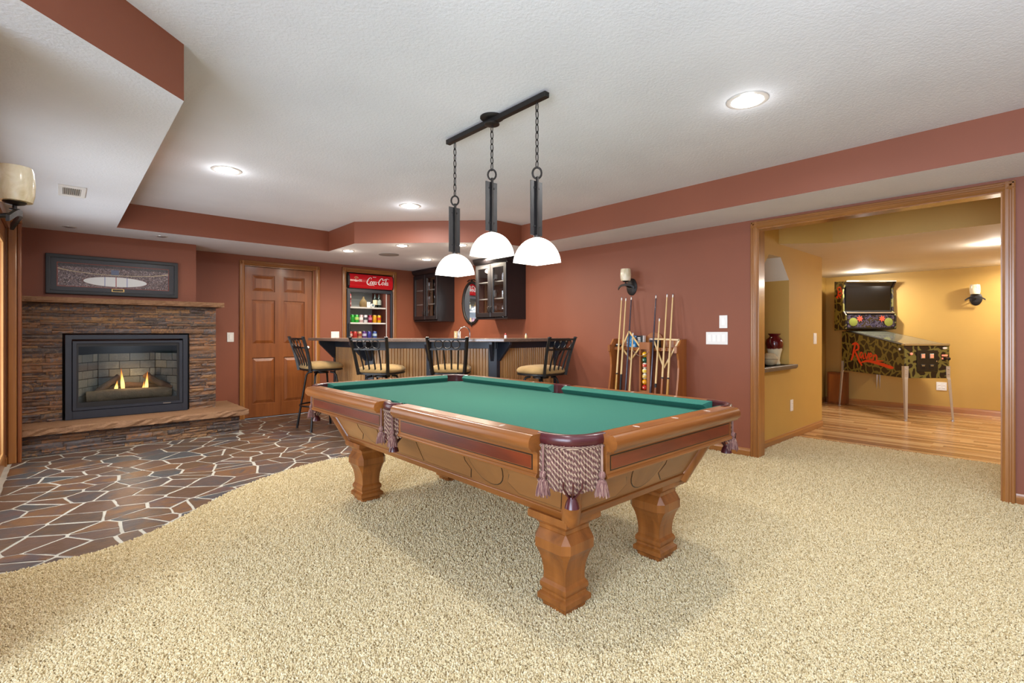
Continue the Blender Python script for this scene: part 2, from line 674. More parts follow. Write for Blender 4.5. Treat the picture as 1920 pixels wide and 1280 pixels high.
def inside(p, poly):
    x, y = p
    c = False
    for i in range(len(poly)):
        x1, y1 = poly[i]
        x2, y2 = poly[i - 1]
        if (y1 > y) != (y2 > y) and x < (x2 - x1) * (y - y1) / (y2 - y1) + x1:
            c = not c
    return c


def clip_half(poly, px, py, nx, ny):
    """keep the side where (p - q).n <= 0"""
    out = []
    k = len(poly)
    for i in range(k):
        a, b = poly[i], poly[(i + 1) % k]
        da = (a[0] - px) * nx + (a[1] - py) * ny
        db = (b[0] - px) * nx + (b[1] - py) * ny
        if da <= 0:
            out.append(a)
        if (da < 0 < db) or (db < 0 < da):
            t = da / (da - db)
            out.append((a[0] + (b[0] - a[0]) * t, a[1] + (b[1] - a[1]) * t))
    return out


def parea(p):
    return abs(sum(p[i - 1][0] * p[i][1] - p[i][0] * p[i - 1][1] for i in range(len(p)))) / 2


def inset(poly, d):
    if sum(poly[i - 1][0] * poly[i][1] - poly[i][0] * poly[i - 1][1] for i in range(len(poly))) < 0:
        poly = poly[::-1]
    out = list(poly)
    for i in range(len(poly)):
        a, b = poly[i - 1], poly[i]
        tx, ty = b[0] - a[0], b[1] - a[1]
        L = sqrt(tx * tx + ty * ty)
        if L < 1e-6:
            continue
        nx, ny = ty / L, -tx / L
        dd = d * random.uniform(0.75, 1.5)
        out = clip_half(out, a[0] - nx * dd, a[1] - ny * dd, nx, ny)
        if len(out) < 3:
            return []
    return out


floor = struct(MB().box(XL, XR, 2.9, YB, -0.05, -0.0008).build('floor', M['grout']))
# irregular flagstones: Voronoi cells, some of them broken once more
rs = random.Random(11)
seeds = []
for _ in range(7000):
    p = (rs.uniform(XL - 0.3, XR + 0.2), rs.uniform(2.7, YB + 0.3))
    sp_ = 0.172 if p[0] < 2.1 and p[1] < 7.3 else 0.38
    if all((p[0] - q[0]) ** 2 * 0.75 + (p[1] - q[1]) ** 2 * 1.3 > sp_ ** 2 for q in seeds):
        seeds.append(p)
cells = []
for i, p in enumerate(seeds):
    poly = [(p[0] - 1, p[1] - 1), (p[0] + 1, p[1] - 1), (p[0] + 1, p[1] + 1), (p[0] - 1, p[1] + 1)]
    for j, q in enumerate(seeds):
        if i != j and abs(p[0] - q[0]) < 1.2 and abs(p[1] - q[1]) < 1.2:
            poly = clip_half(poly, (p[0] + q[0]) / 2, (p[1] + q[1]) / 2, q[0] - p[0], q[1] - p[1])
            if len(poly) < 3:
                break
    if len(poly) < 3:
        continue
    if rs.random() < 0.22 and 0.2 > parea(poly) > 0.045:
        cx = sum(v[0] for v in poly) / len(poly)
        cy = sum(v[1] for v in poly) / len(poly)
        a = rs.uniform(0, pi)
        cells.append(clip_half(poly, cx, cy, cos(a), sin(a)))
        cells.append(clip_half(poly, cx, cy, -cos(a), -sin(a)))
    else:
        cells.append(poly)
random.seed(5)
for poly in cells:
    for (px, py, nx, ny) in ((XL + 0.03, 0, -1, 0), (XR - 0.03, 0, 1, 0), (0, YB - 0.01, 0, 1)):
        poly = clip_half(poly, px, py, nx, ny)
    if len(poly) < 3:
        continue
    cx = sum(v[0] for v in poly) / len(poly)
    cy = sum(v[1] for v in poly) / len(poly)
    if cx < 1.5:
        poly = clip_half(poly, 0, 6.245, 0, 1)
    elif cx < 1.8:
        poly = clip_half(poly, 1.52, 0, -1, 0) if cy > 6.1 else poly
    if len(poly) < 3 or parea(poly) < 0.004:
        continue
    if all(inside(v, CARPET) for v in poly) and inside((cx, cy), CARPET):
        continue
    poly = inset(poly, 0.0075)
    if len(poly) < 3 or parea(poly) < 0.002:
        continue
    # slightly broken outline
    pts = []
    for i in range(len(poly)):
        a, b = poly[i - 1], poly[i]
        L = sqrt((a[0] - b[0]) ** 2 + (a[1] - b[1]) ** 2)
        k = 3 if L > 0.16 else (2 if L > 0.07 else 1)
        for q in range(k):
            t = q / k
            j = 0.0045 if q else 0.0
            pts.append((a[0] + (b[0] - a[0]) * t + random.uniform(-j, j), a[1] + (b[1] - a[1]) * t + random.uniform(-j, j)))
    cx = sum(v[0] for v in pts) / len(pts)
    cy = sum(v[1] for v in pts) / len(pts)
    loc = [(v[0] - cx, v[1] - cy) for v in pts]
    top = [(x * 0.985, y * 0.985) for x, y in loc]
    h = random.uniform(0.0008, 0.0024)
    n = len(loc)
    mb = MB().add([(x, y, -0.02) for x, y in loc] + [(x, y, h - 0.0012) for x, y in loc] + [(x, y, h) for x, y in top],
                  [tuple(range(n))[::-1], tuple(range(2 * n, 3 * n))] +
                  [(i, (i + 1) % n, n + (i + 1) % n, n + i) for i in range(n)] + [(n + i, n + (i + 1) % n, 2 * n + (i + 1) % n, 2 * n + i) for i in range(n)])
    mb.build('flagstone', M['flag'], floor, (cx, cy, 0))

# carpet: one pile over a cut-out sheet, tufts grown near the camera
cm = MB().prism(CARPET, -0.03, 0.006)
car_me = bpy.data.meshes.new('carpet')
bm = bmesh.new()
vs = [bm.verts.new((x, y, 0.006)) for x, y in CARPET]
bm.faces.new(vs)
bmesh.ops.triangulate(bm, faces=bm.faces)
for ax in (0, 1):
    for i in range(-25, 62):
        c = i * 0.16
        co, no = ((c, 0, 0), (1, 0, 0)) if ax == 0 else ((0, c, 0), (0, 1, 0))
        bmesh.ops.bisect_plane(bm, geom=bm.verts[:] + bm.edges[:] + bm.faces[:], plane_co=co, plane_no=no)
bmesh.ops.recalc_face_normals(bm, faces=bm.faces)
if sum(f.normal.z for f in bm.faces) < 0:
    bmesh.ops.reverse_faces(bm, faces=bm.faces)
edge = [e for e in bm.edges if e.is_boundary]
ex = bmesh.ops.extrude_edge_only(bm, edges=edge)
for v in [g for g in ex['geom'] if isinstance(g, bmesh.types.BMVert)]:
    v.co.z = -0.03
bm.to_mesh(car_me)
bm.free()
dens = car_me.attributes.new('dens', 'FLOAT', 'POINT')
for i, v in enumerate(car_me.vertices):
    zc = v.co.x * sin(YAW) + v.co.y * cos(YAW)
    xc = v.co.x * cos(YAW) - v.co.y * sin(YAW)
    d = 0.0
    if zc > 0.5 and abs(xc) < 1.5 * zc + 0.9 and v.co.z > 0:
        d = min(40000.0, 40000.0 * (2.0 / max(zc, 1.0)) ** 1.6)
        if zc > 6.5:
            d = 0
    dens.data[i].value = d
carpet = link('carpet', car_me, M['carpet'])
tag(carpet, 'beige shag carpet under the pool table and up to the wood floor', 'carpet', kind='stuff')


def carpet_nodes():
    g = bpy.data.node_groups.new('carpet_pile', 'GeometryNodeTree')
    g.interface.new_socket('Geometry', in_out='INPUT', socket_type='NodeSocketGeometry')
    g.interface.new_socket('Geometry', in_out='OUTPUT', socket_type='NodeSocketGeometry')
    N, L = g.nodes, g.links
    gi, go = N.new('NodeGroupInput'), N.new('NodeGroupOutput')
    at = N.new('GeometryNodeInputNamedAttribute')
    at.data_type = 'FLOAT'
    at.inputs['Name'].default_value = 'dens'
    ds = N.new('GeometryNodeDistributePointsOnFaces')
    L.new(gi.outputs[0], ds.inputs['Mesh'])
    L.new(at.outputs[0], ds.inputs['Density'])
    cone = N.new('GeometryNodeMeshCone')
    cone.inputs['Vertices'].default_value = 5
    cone.inputs['Radius Top'].default_value = 0.0021
    cone.inputs['Radius Bottom'].default_value = 0.0028
    cone.inputs['Depth'].default_value = 0.009
    sm = N.new('GeometryNodeSetMaterial')
    sm.inputs['Material'].default_value = M['tuft']
    L.new(cone.outputs['Mesh'], sm.inputs[0])
    ip = N.new('GeometryNodeInstanceOnPoints')
    L.new(ds.outputs['Points'], ip.inputs['Points'])
    L.new(sm.outputs[0], ip.inputs['Instance'])
    rv = N.new('FunctionNodeRandomValue')
    rv.data_type = 'FLOAT_VECTOR'
    rv.inputs[0].default_value = (-0.75, -0.75, 0)
    rv.inputs[1].default_value = (0.75, 0.75, 6.28)
    L.new(rv.outputs[0], ip.inputs['Rotation'])
    r2 = N.new('FunctionNodeRandomValue')
    r2.data_type = 'FLOAT'
    r2.inputs[2].default_value = 0.6
    r2.inputs[3].default_value = 1.3
    L.new(r2.outputs[1], ip.inputs['Scale'])
    jn = N.new('GeometryNodeJoinGeometry')
    L.new(gi.outputs[0], jn.inputs[0])
    L.new(ip.outputs[0], jn.inputs[0])
    L.new(jn.outputs[0], go.inputs[0])
    return g


md = carpet.modifiers.new('pile', 'NODES')
md.node_group = carpet_nodes()

# wood strip floor of the far room
floor2 = struct(MB().box(5.92, 9.4, -1.5, 2.6, -0.05, -0.001).build('floor.001', M['dark']))
M['plank'] = m_slate('striped_hardwood', [srgb(158, 110, 66), srgb(206, 160, 106), srgb(222, 184, 132), srgb(172, 122, 76), srgb(192, 144, 92), srgb(136, 92, 58)], 2.2, 0.22, 0.5, (16, 0.5, 1), 0.0)
random.seed(3)
x = 5.93
while x < 9.39:
    w = random.uniform(0.055, 0.10)
    y = -1.5 - random.uniform(0, 0.8)
    x1 = min(x + w, 9.4)
    while y < 2.6:
        L = random.uniform(0.9, 1.7)
        y0, y1 = max(y, -1.5), min(y + L, 2.6 if x > 6.83 else 1.93)
        if y1 - y0 > 0.03:
            cx, cy = (x + x1) / 2, (y0 + y1) / 2
            MB().box(x - cx + 0.0006, x1 - cx - 0.0006, y0 - cy + 0.0008, y1 - cy - 0.0008, -0.012, 0.003).build('plank', M['plank'], floor2, (cx, cy, 0))
        y += L
    x = x1

# ceiling, soffit round the tray
struct(MB().box(-2.6, 5.95, -2.6, YB + 0.1, TRAY_Z, TRAY_Z + 0.06).build('ceiling', M['ceil']))
TRAY = [(0.404, 2.6), (0.404, 6.15), (2.489, 6.15), (2.489, 5.42), (3.63, 4.275), (4.035, 4.275), (4.035, -2.4), (-2.4, -2.4), (-2.4, 2.054), (-0.2, 2.054)]
ROOM = [(-2.5, -2.5), (XR, -2.5), (XR, YB), (XL, YB), (XL, 2.3), (-2.5, 2.3)]
mb = MB().plate(ROOM, [TRAY], lambda u, v, w: (u, v, SOF_Z + w), TRAY_Z - SOF_Z)
so = struct(mb.build('ceiling.001', [M['ceil'], M['terra']]))
for p in so.data.polygons:
    p.material_index = 0 if abs(p.normal.z) > 0.5 else 1

# walls
mb = MB().plate([(XL - 0.15, 0), (1.775, 0), (1.775, 2.024), (2.686, 2.024), (2.686, 0), (3.175, 0), (3.175, 2.055), (3.945, 2.055), (3.945, 0), (XR + 0.12, 0), (XR + 0.12, 2.46), (XL - 0.15, 2.46)], [],
                lambda u, v, w: (u, YB + w, v), 0.12)
struct(mb.build('wall_back', M['terra']))
struct(MB().box(XL - 0.12, 1.165, 6.73, YB, 1.482, SOF_Z).build('wall_chimney', M['terra']))
mb = MB().box(3.1, 3.17, YB + 0.12, 8.05, 0, 2.2).box(3.95, 4.02, YB + 0.12, 8.05, 0, 2.2).box(3.1, 4.02, 8.05, 8.12, 0, 2.2).box(3.1, 4.02, YB + 0.12, 8.12, 2.2, 2.26)
struct(mb.build('wall_alcove', M['dark']))
mb = MB().plate([(-2.6, 0), (0.244, 0), (0.244, 2.08), (1.828, 2.08), (1.828, 0), (YB + 0.12, 0), (YB + 0.12, 2.46), (-2.6, 2.46)], [],
                lambda u, v, w: (XR + w, u, v), 0.12)
wr = struct(mb.build('wall_right', [M['terra'], M['yellow']]))
for p in wr.data.polygons:
    p.material_index = 1 if p.normal.x > 0.5 else 0
mb = MB().plate([(2.3, 0), (3.2, 0), (3.2, 2.03), (5.98, 2.03), (5.98, 0), (YB + 0.1, 0), (YB + 0.1, 2.46), (2.3, 2.46)], [],
                lambda u, v, w: (XL - w, u, v), 0.12)
struct(mb.build('wall_left', M['terra']))
struct(MB().box(XL, -0.245, 2.3, 3.1, 0, SOF_Z).build('wall_left.001', M['terra']))
mb = MB().box(-2.62, XL, 2.3, 2.42, 0, 2.46)
struct(mb.build('wall_bay', M['terra']))
mb = MB().plate([(-2.6, 0), (2.3, 0), (2.3, 2.46), (-2.6, 2.46)], [[(-1.9, 0.3), (1.3, 0.3), (1.3, 2.1), (-1.9, 2.1)]], lambda u, v, w: (-2.5 - w, u, v), 0.12)
struct(mb.build('wall_window_side', M['terra']))
mb = MB().plate([(-2.6, 0), (4.77, 0), (4.77, 2.46), (-2.6, 2.46)], [[(-1.6, 0.35), (4.0, 0.35), (4.0, 2.1), (-1.6, 2.1)]], lambda u, v, w: (u, -2.5 - w, v), 0.12)
struct(mb.build('wall_rear', M['terra']))

# far room
NICHE = [(4.95, 0.80), (5.74, 0.80), (5.74, 1.694), (5.50, 1.914), (5.197, 1.914), (4.95, 1.69)]
mb = MB().plate([(4.77, 0), (6.83, 0), (6.83, 2.46), (4.77, 2.46)], [NICHE], lambda u, v, w: (u, 1.93 + w, v), 0.42).box(4.9, 5.8, 2.35, 2.42, 0.7, 2.0)
wn = struct(mb.build('wall_niche', [M['yellow'], M['ceil_y']]))
for p in wn.data.polygons:
    c = p.center
    if p.normal.z < -0.3 and 1.6 < c.z < 2.0:
        p.material_index = 1
struct(MB().box(6.6, 9.5, 2.6, 2.72, 0, 2.46).build('wall_side', M['yellow']))
struct(MB().box(9.4, 9.52, -1.6, 2.72, 0, 2.46).build('wall_far', M['yellow']))
struct(MB().box(4.77, 9.52, -1.62, -1.5, 0, 2.46).build('wall_near', M['yellow']))
YC = [(5.83, -1.5), (9.42, -1.5), (9.42, 2.62), (6.83, 2.62), (6.83, 1.935), (5.45, 1.935), (5.79, 1.54)]
mb = MB().prism(YC, 2.045, 2.42)
cy_ = struct(mb.build('ceiling.002', [M['ceil_y'], M['yellow']]))
for p in cy_.data.polygons:
    p.material_index = 0 if abs(p.normal.z) > 0.5 else 1

# cased opening to the far room: jamb boards and moulded casings
CAS = [(0, 0), (0.062, 0), (0.062, 0.014), (0.055, 0.019), (0.046, 0.019), (0.042, 0.014), (0.034, 0.014), (0.030, 0.018), (0.014, 0.020), (0.005, 0.014), (0, 0.010)]


def casing(name, parent, a, b, across, outw, mat):
    """moulded casing strip from a to b; across points away from the opening, outw off the wall"""
    A, B, U, V = Vector(a), Vector(b), Vector(across), Vector(outw)
    m_ = MB().sweep(CAS, [(A, U, V), (B, U, V)])
    return m_.build(name, mat, parent)


tr = struct(MB().box(XR - 0.004, XR + 0.124, 1.812, 1.828, 0, 2.08).box(XR - 0.004, XR + 0.124, 0.244, 0.26, 0, 2.08).box(XR - 0.004, XR + 0.124, 0.26, 1.812, 2.064, 2.08).build('trim_1', M['trim']['z']))
casing('casing', tr, (XR, 1.82, 0), (XR, 1.82, 2.134), (0, 1, 0), (-1, 0, 0), M['trim']['z'])
casing('casing', tr, (XR, 0.252, 0), (XR, 0.252, 2.134), (0, -1, 0), (-1, 0, 0), M['trim']['z'])
casing('casing', tr, (XR, 0.192, 2.072), (XR, 1.88, 2.072), (0, 0, 1), (-1, 0, 0), M['trim']['y'])
casing('casing', tr, (XR + 0.12, 1.82, 0), (XR + 0.12, 1.82, 2.134), (0, 1, 0), (1, 0, 0), M['trim']['z'])

# baseboards
BB = [(0, 0), (0.014, 0), (0.014, 0.055), (0.009, 0.066), (0.006, 0.078), (0, 0.08)]


def baseboard(name, a, b, outw):
    O = Vector(outw)
    return struct(MB().sweep(BB, [(Vector(a), O, Vector((0, 0, 1))), (Vector(b), O, Vector((0, 0, 1)))]).build(name, M['trim']['y'] if abs(outw[0]) > 0.5 else M['trim']['x']))


baseboard('baseboard_right', (XR, 1.885, 0), (XR, 4.27, 0), (-1, 0, 0))
baseboard('baseboard_right.001', (XR, -2.4, 0), (XR, 0.188, 0), (-1, 0, 0))
baseboard('baseboard_back', (2.79, YB, 0), (3.09, YB, 0), (0, -1, 0))
baseboard('baseboard_niche', (4.80, 1.93, 0), (6.83, 1.93, 0), (0, -1, 0))
baseboard('baseboard_end', (6.83, 1.93, 0), (6.83, 2.6, 0), (1, 0, 0))
baseboard('baseboard_far', (9.4, -1.5, 0), (9.4, 2.6, 0), (-1, 0, 0))
baseboard('baseboard_side', (6.85, 2.6, 0), (9.4, 2.6, 0), (0, -1, 0))

# niche ledge
struct(MB().prism([(1.86, 0.775), (1.875, 0.755), (1.93, 0.752), (2.35, 0.752), (2.35, 0.80), (1.862, 0.80)], 4.88, 5.80, 'x').build('sill_niche', plain('dark_stone_ledge', srgb(92, 82, 74), 0.35, 0, 0.5, 0.15), bevel=0.003))

# six-panel door with casing
dr = MB()
DX0, DX1, DZ = 1.787, 2.674, 2.014
cols = [(DX0 + 0.097, DX0 + 0.385), (DX1 - 0.385, DX1 - 0.113)]
cols = [(1.886, 2.168), (2.284, 2.566)]
rows = [(0.187, 0.80), (0.987, 1.572), (1.69, 1.906)]
holes = [[(a, c), (b, c), (b, d), (a, d)] for a, b in cols for c, d in rows]
dr.plate([(DX0, 0.008), (DX1, 0.008), (DX1, DZ), (DX0, DZ)], holes, lambda u, v, w: (u, YB + 0.012 + w, v), 0.036)
door = struct(dr.build('door_1', M['door']['z'], bevel=0.002))
for a, b in cols:
    for c, d in rows:
        e = 0.045
        pb = MB().hexa([(a, YB + 0.030, c), (b, YB + 0.030, c), (b, YB + 0.030, d), (a, YB + 0.030, d)],
                       [(a, YB + 0.027, c), (b, YB + 0.027, c), (b, YB + 0.027, d), (a, YB + 0.027, d)])
        pb.hexa([(a + 0.008, YB + 0.027, c + 0.008), (b - 0.008, YB + 0.027, c + 0.008), (b - 0.008, YB + 0.027, d - 0.008), (a + 0.008, YB + 0.027, d - 0.008)],
                [(a + e, YB + 0.014, c + e), (b - e, YB + 0.014, c + e), (b - e, YB + 0.014, d - e), (a + e, YB + 0.014, d - e)])
        pb.build('panel', M['door']['z'], door)
struct(MB().box(1.786, 2.676, YB + 0.01, YB + 0.06, 0.0, 0.0075).build('door_gap_shade', M['dark']))  # dark strip painting in the shade of the gap under the door
hb = MB().lathe([(0.026, 0), (0.026, 0.006), (0.011, 0.01), (0.010, 0.045)], 16).xf(Matrix.Translation((2.612, YB + 0.012, 0.92)) @ Matrix.Rotation(pi / 2, 4, 'X'))
hb.tube([(2.612, YB - 0.03, 0.92), (2.57, YB - 0.036, 0.923), (2.52, YB - 0.034, 0.916)], [0.010, 0.009, 0.007], 8)
hb.build('handle', M['steel'], door, smooth=40)
tr2 = struct(MB().box(1.772, 1.785, YB - 0.003, YB + 0.12, 0, 2.03).box(2.676, 2.69, YB - 0.003, YB + 0.12, 0, 2.03).box(1.772, 2.69, YB - 0.003, YB + 0.12, 2.018, 2.03).box(1.772, 2.69, YB + 0.06, YB + 0.12, 0, 2.03).build('trim_2', M['trim']['z']))
casing('casing', tr2, (1.79, YB, 0), (1.79, YB, 2.088), (-1, 0, 0), (0, -1, 0), M['trim']['z'])
casing('casing', tr2, (2.713, YB, 0), (2.713, YB, 2.088), (1, 0, 0), (0, -1, 0), M['trim']['z'])
casing('casing', tr2, (1.732, YB, 2.03), (2.771, YB, 2.03), (0, 0, 1), (0, -1, 0), M['trim']['x'])
# casing round the refrigerator recess
tr3 = struct(MB().box(3.165, 3.178, YB - 0.003, YB + 0.12, 0, 2.06).box(3.942, 3.955, YB - 0.003, YB + 0.12, 0, 2.06).box(3.165, 3.955, YB - 0.003, YB + 0.12, 2.05, 2.062).build('trim_3', M['trim']['z']))
casing('casing', tr3, (3.172, YB, 0), (3.172, YB, 2.115), (-1, 0, 0), (0, -1, 0), M['trim']['z'])
casing('casing', tr3, (3.948, YB, 0), (3.948, YB, 2.115), (1, 0, 0), (0, -1, 0), M['trim']['z'])
casing('casing', tr3, (3.11, YB, 2.056), (4.01, YB, 2.056), (0, 0, 1), (0, -1, 0), M['trim']['x'])

# wood-framed patio door in the left wall and the wooden return beside it
d2 = struct(MB().plate([(3.2, 0.001), (5.98, 0.001), (5.98, 2.03), (3.2, 2.03)], [[(3.32, 0.12), (4.50, 0.12), (4.50, 1.90), (3.32, 1.90)], [(4.66, 0.12), (5.80, 0.12), (5.80, 1.90), (4.66, 1.90)]],
                      lambda u, v, w: (XL + 0.002 - w, u, v), 0.05).build('door_2', M['trim']['z']))
for (a, b) in ((3.32, 4.50), (4.66, 5.80)):
    MB().box(XL - 0.03, XL - 0.022, a, b, 0.12, 1.90).build('pane', M['glass'], d2)
    MB().plate([(a - 0.004, 0.116), (b + 0.004, 0.116), (b + 0.004, 1.904), (a - 0.004, 1.904)], [[(a + 0.03, 0.15), (b - 0.03, 0.15), (b - 0.03, 1.87), (a + 0.03, 1.87)]],
               lambda u, v, w: (XL + 0.006 - w, u, v), 0.012).build('glazing_bead', M['bead'], d2)
tr4 = struct(MB().box(XL, -0.254, 6.10, 6.20, 0, SOF_Z - 0.06).build('trim_4', M['trim']['z']))
MB().box(-0.336, -0.282, 6.078, 6.10, 0, SOF_Z - 0.075).build('casing', M['trim']['z'], tr4, bevel=0.006)
MB().box(-0.278, -0.252, 6.086, 6.20, 0, SOF_Z - 0.065).build('casing', M['door']['z'], tr4, bevel=0.006)
MB().box(XL + 0.001, -0.25, 6.07, 6.21, SOF_Z - 0.065, SOF_Z - 0.02).build('cap_moulding', M['trim']['x'], tr4, bevel=0.006)
MB().box(XL, XL + 0.03, 3.1, 6.068, 2.032, 2.11).build('head_casing', M['trim']['y'], tr4, bevel=0.005)
baseboard('baseboard_left', (XL, 5.99, 0.0), (XL, 6.10, 0.0), (1, 0, 0))
# ---------------------------------------------------------------- stone fireplace
SY = 6.62
FX0, FX1, FZ0, FZ1 = 0.034, 1.06, 0.268, 1.113
fp = thing('stone_fireplace', 'stacked slate fireplace with sandstone mantel and raised hearth', 'fireplace', (0.55, 6.7, 0))
fo = Vector((0.55, 6.7, 0))


def F(mb):
    return mb.xf(Matrix.Translation(-fo))


core = MB().box(-0.30, FX0 - 0.01, 6.66, YB - 0.003, 0, 1.426).box(FX1 + 0.01, 1.33, 6.66, YB - 0.003, 0, 1.426).box(FX0 - 0.01, FX1 + 0.01, 6.66, YB - 0.003, FZ1 + 0.01, 1.426)
core.box(-0.30, 1.485, 6.29, 6.66, 0, 0.20).box(1.33, 1.485, 6.66, YB - 0.003, 0, 0.20)
F(core).build('core', M['dark'], fp)
stones = []
for q in range(10):
    rr = random.Random(100 + q)
    b = [(-0.5, -0.5, -0.5), (0.5, -0.5, -0.5), (0.5, 0.5, -0.5), (-0.5, 0.5, -0.5)]
    # face grid 4 x 2 with relief; x along, y outward (negative is the face), z up
    vs, fs = [], []
    nx, nz = 4, 2
    for k in range(nz + 1):
        for i in range(nx + 1):
            edge_ = i in (0, nx) or k in (0, nz)
            vs.append((i / nx - 0.5 + (0 if i in (0, nx) else rr.uniform(-0.05, 0.05)), -0.5 + rr.uniform(0.0, 0.28) + (0.10 if edge_ else 0), k / nz - 0.5 + (0 if k == 1 else 0) + rr.uniform(-0.05, 0.05) * (1 if k == 1 else 0.6)))
    for k in range(nz):
        for i in range(nx):
            a = k * (nx + 1) + i
            fs.append((a, a + 1, a + nx + 2, a + nx + 1))
    o = len(vs)
    vs += [(-0.5, 0.5, -0.5), (0.5, 0.5, -0.5), (0.5, 0.5, 0.5), (-0.5, 0.5, 0.5)]
    bot = [i for i in range(nx + 1)]
    topi = [nz * (nx + 1) + i for i in range(nx + 1)]
    lef = [k * (nx + 1) for k in range(nz + 1)]
    rig = [k * (nx + 1) + nx for k in range(nz + 1)]
    fs += [tuple(bot[::-1] + [o, o + 1]), tuple(topi + [o + 2, o + 3]), tuple(lef + [o + 3, o]), tuple(rig[::-1] + [o + 1, o + 2])]
    m = MB().add(vs, fs).mesh('stone')
    m.materials.append(M['ledge'])
    stones.append(m)
rr = random.Random(21)


def stone(x0, x1, z0, z1, yface, depth):
    o = bpy.data.objects.new('stone', rr.choice(stones))
    C.objects.link(o)
    o.parent = fp
    pr = rr.uniform(0.0, 0.016)
    o.scale = (x1 - x0 - 0.002, depth, z1 - z0 - 0.002)
    o.location = Vector(((x0 + x1) / 2, yface - pr + depth / 2, (z0 + z1) / 2)) - fo


def veneer(xa, xb, za, zb, yface, hole=None, lmin=0.10, lmax=0.34):
    z = za
    while z < zb - 0.012:
        h = rr.choice([0.026, 0.03, 0.036, 0.042, 0.05])
        if zb - z - h < 0.02:
            h = zb - z
        spans = [(xa, xb)]
        if hole and z + h > hole[2] and z < hole[3]:
            if z < hole[3] < z + h:
                h = max(hole[3] - z, 0.014)
            spans = [(xa, hole[0]), (hole[1], xb)]
        for (s0, s1) in spans:
            x = s0
            while x < s1 - 0.01:
                L = rr.uniform(lmin, lmax)
                if s1 - x - L < 0.06:
                    L = s1 - x
                if h > 0.036 and rr.random() < 0.22 and L > 0.14:
                    hm = h * rr.uniform(0.4, 0.6)
                    stone(x, x + L, z, z + hm, yface, 0.05)
                    stone(x, x + L, z + hm, z + h, yface, 0.05)
                else:
                    stone(x, x + L, z, z + h, yface, 0.05)
                x += L
        z += h


veneer(-0.30, 1.345, 0.265, 1.425, SY, (FX0 - 0.02, FX1 + 0.02, 0.0, FZ1 + 0.015))
veneer(-0.30, 1.503, 0.0, 0.20, 6.26, None, 0.12, 0.36)


def slab(name, x0, x1, yf, yb, z0, z1, seed, amp, label):
    """natural-edged slab: rough front and right edge"""
    r_ = random.Random(seed)
    n = 34
    path = [(x0 + (x1 - x0) * i / n, yf) for i in range(n + 1)] + [(x1, yf + (yb - yf) * i / 12) for i in range(1, 13)]
    vs, fs = [], []
    k = 4
    for i, (x, y) in enumerate(path):
        side = i > n
        for q, (f, zz) in enumerate(((0.5, z0), (0.0, z0 + (z1 - z0) * 0.35), (0.1, z0 + (z1 - z0) * 0.75), (0.45, z1))):
            j = r_.uniform(-amp, amp) + f * 0.012
            cz = zz + (r_.uniform(-0.004, 0.004) if q in (1, 2) else 0)
            vs.append((x - (j if side else 0) + 0, y + (0 if side else j), cz))
    m = len(path)
    for i in range(m - 1):
        for q in range(k - 1):
            fs.append((i * k + q, (i + 1) * k + q, (i + 1) * k + q + 1, i * k + q + 1))
    o = len(vs)
    vs += [(x0, yb, z0), (x0, yb, z1)]
    fs.append(tuple([i * k for i in range(m)] + [o]))
    fs.append(tuple([i * k + k - 1 for i in range(m)] + [o + 1])[::-1])
    fs.append((0, 1, 2, 3, o + 1, o))
    fs.append(((m - 1) * k, (m - 1) * k + 1, (m - 1) * k + 2, (m - 1) * k + 3, o + 1, o))
    ob = F(MB().add(vs, fs)).build(name, M['mantel'], fp)
    ob['label'] = label
    return ob


slab('mantel', -0.30, 1.405, 6.50, YB - 0.002, 1.428, 1.480, 4, 0.008, 'rough-edged sandstone mantel shelf')
slab('hearth_slab', -0.30, 1.585, 6.195, YB - 0.002, 0.203, 0.267, 5, 0.010, 'thick sandstone hearth slab')

# gas fire insert
gf = thing('gas_fire_insert', 'black framed gas fire with glass front, burning between slate stones', 'fireplace insert', (0.547, 6.6, FZ0))
go_ = Vector((0.547, 6.6, FZ0))


def G(mb):
    return mb.xf(Matrix.Translation(-go_))


def rect(x0, x1, z0, z1):
    return [(x0, z0), (x1, z0), (x1, z1), (x0, z1)]


def yplate(y0):
    return lambda u, v, w: (u, y0 + w, v)


a0, a1, c0, c1 = FX0, FX1, FZ0, FZ1
G(MB().plate(rect(a0, a1, c0, c1), [rect(a0 + 0.05, a1 - 0.045, c0 + 0.085, c1 - 0.045)], yplate(6.588), 0.03)).build('surround', M['navy'], gf, bevel=0.002)
G(MB().box(a0 + 0.055, a1 - 0.05, 6.584, 6.6, c0 + 0.004, c0 + 0.082)).build('lower_panel', M['navy'], gf, bevel=0.002)
G(MB().plate(rect(a0 + 0.055, a1 - 0.05, c0 + 0.088, c1 - 0.062), [rect(a0 + 0.085, a1 - 0.08, c0 + 0.115, c1 - 0.088)], yplate(6.578), 0.02)).build('door_frame', M['navy'], gf, bevel=0.002)
G(MB().plate(rect(a0 + 0.083, a1 - 0.078, c0 + 0.113, c1 - 0.086), [rect(a0 + 0.10, a1 - 0.10, c0 + 0.165, c1 - 0.118)], yplate(6.592), 0.012)).build('inner_bezel', M['black'], gf)
G(MB().box(a0 + 0.09, a1 - 0.085, 6.606, 6.61, c0 + 0.13, c1 - 0.09)).build('glass_pane', M['glass_dark'], gf)
M['firewall'] = plain('firebox_metal', srgb(38, 40, 44), 0.6)
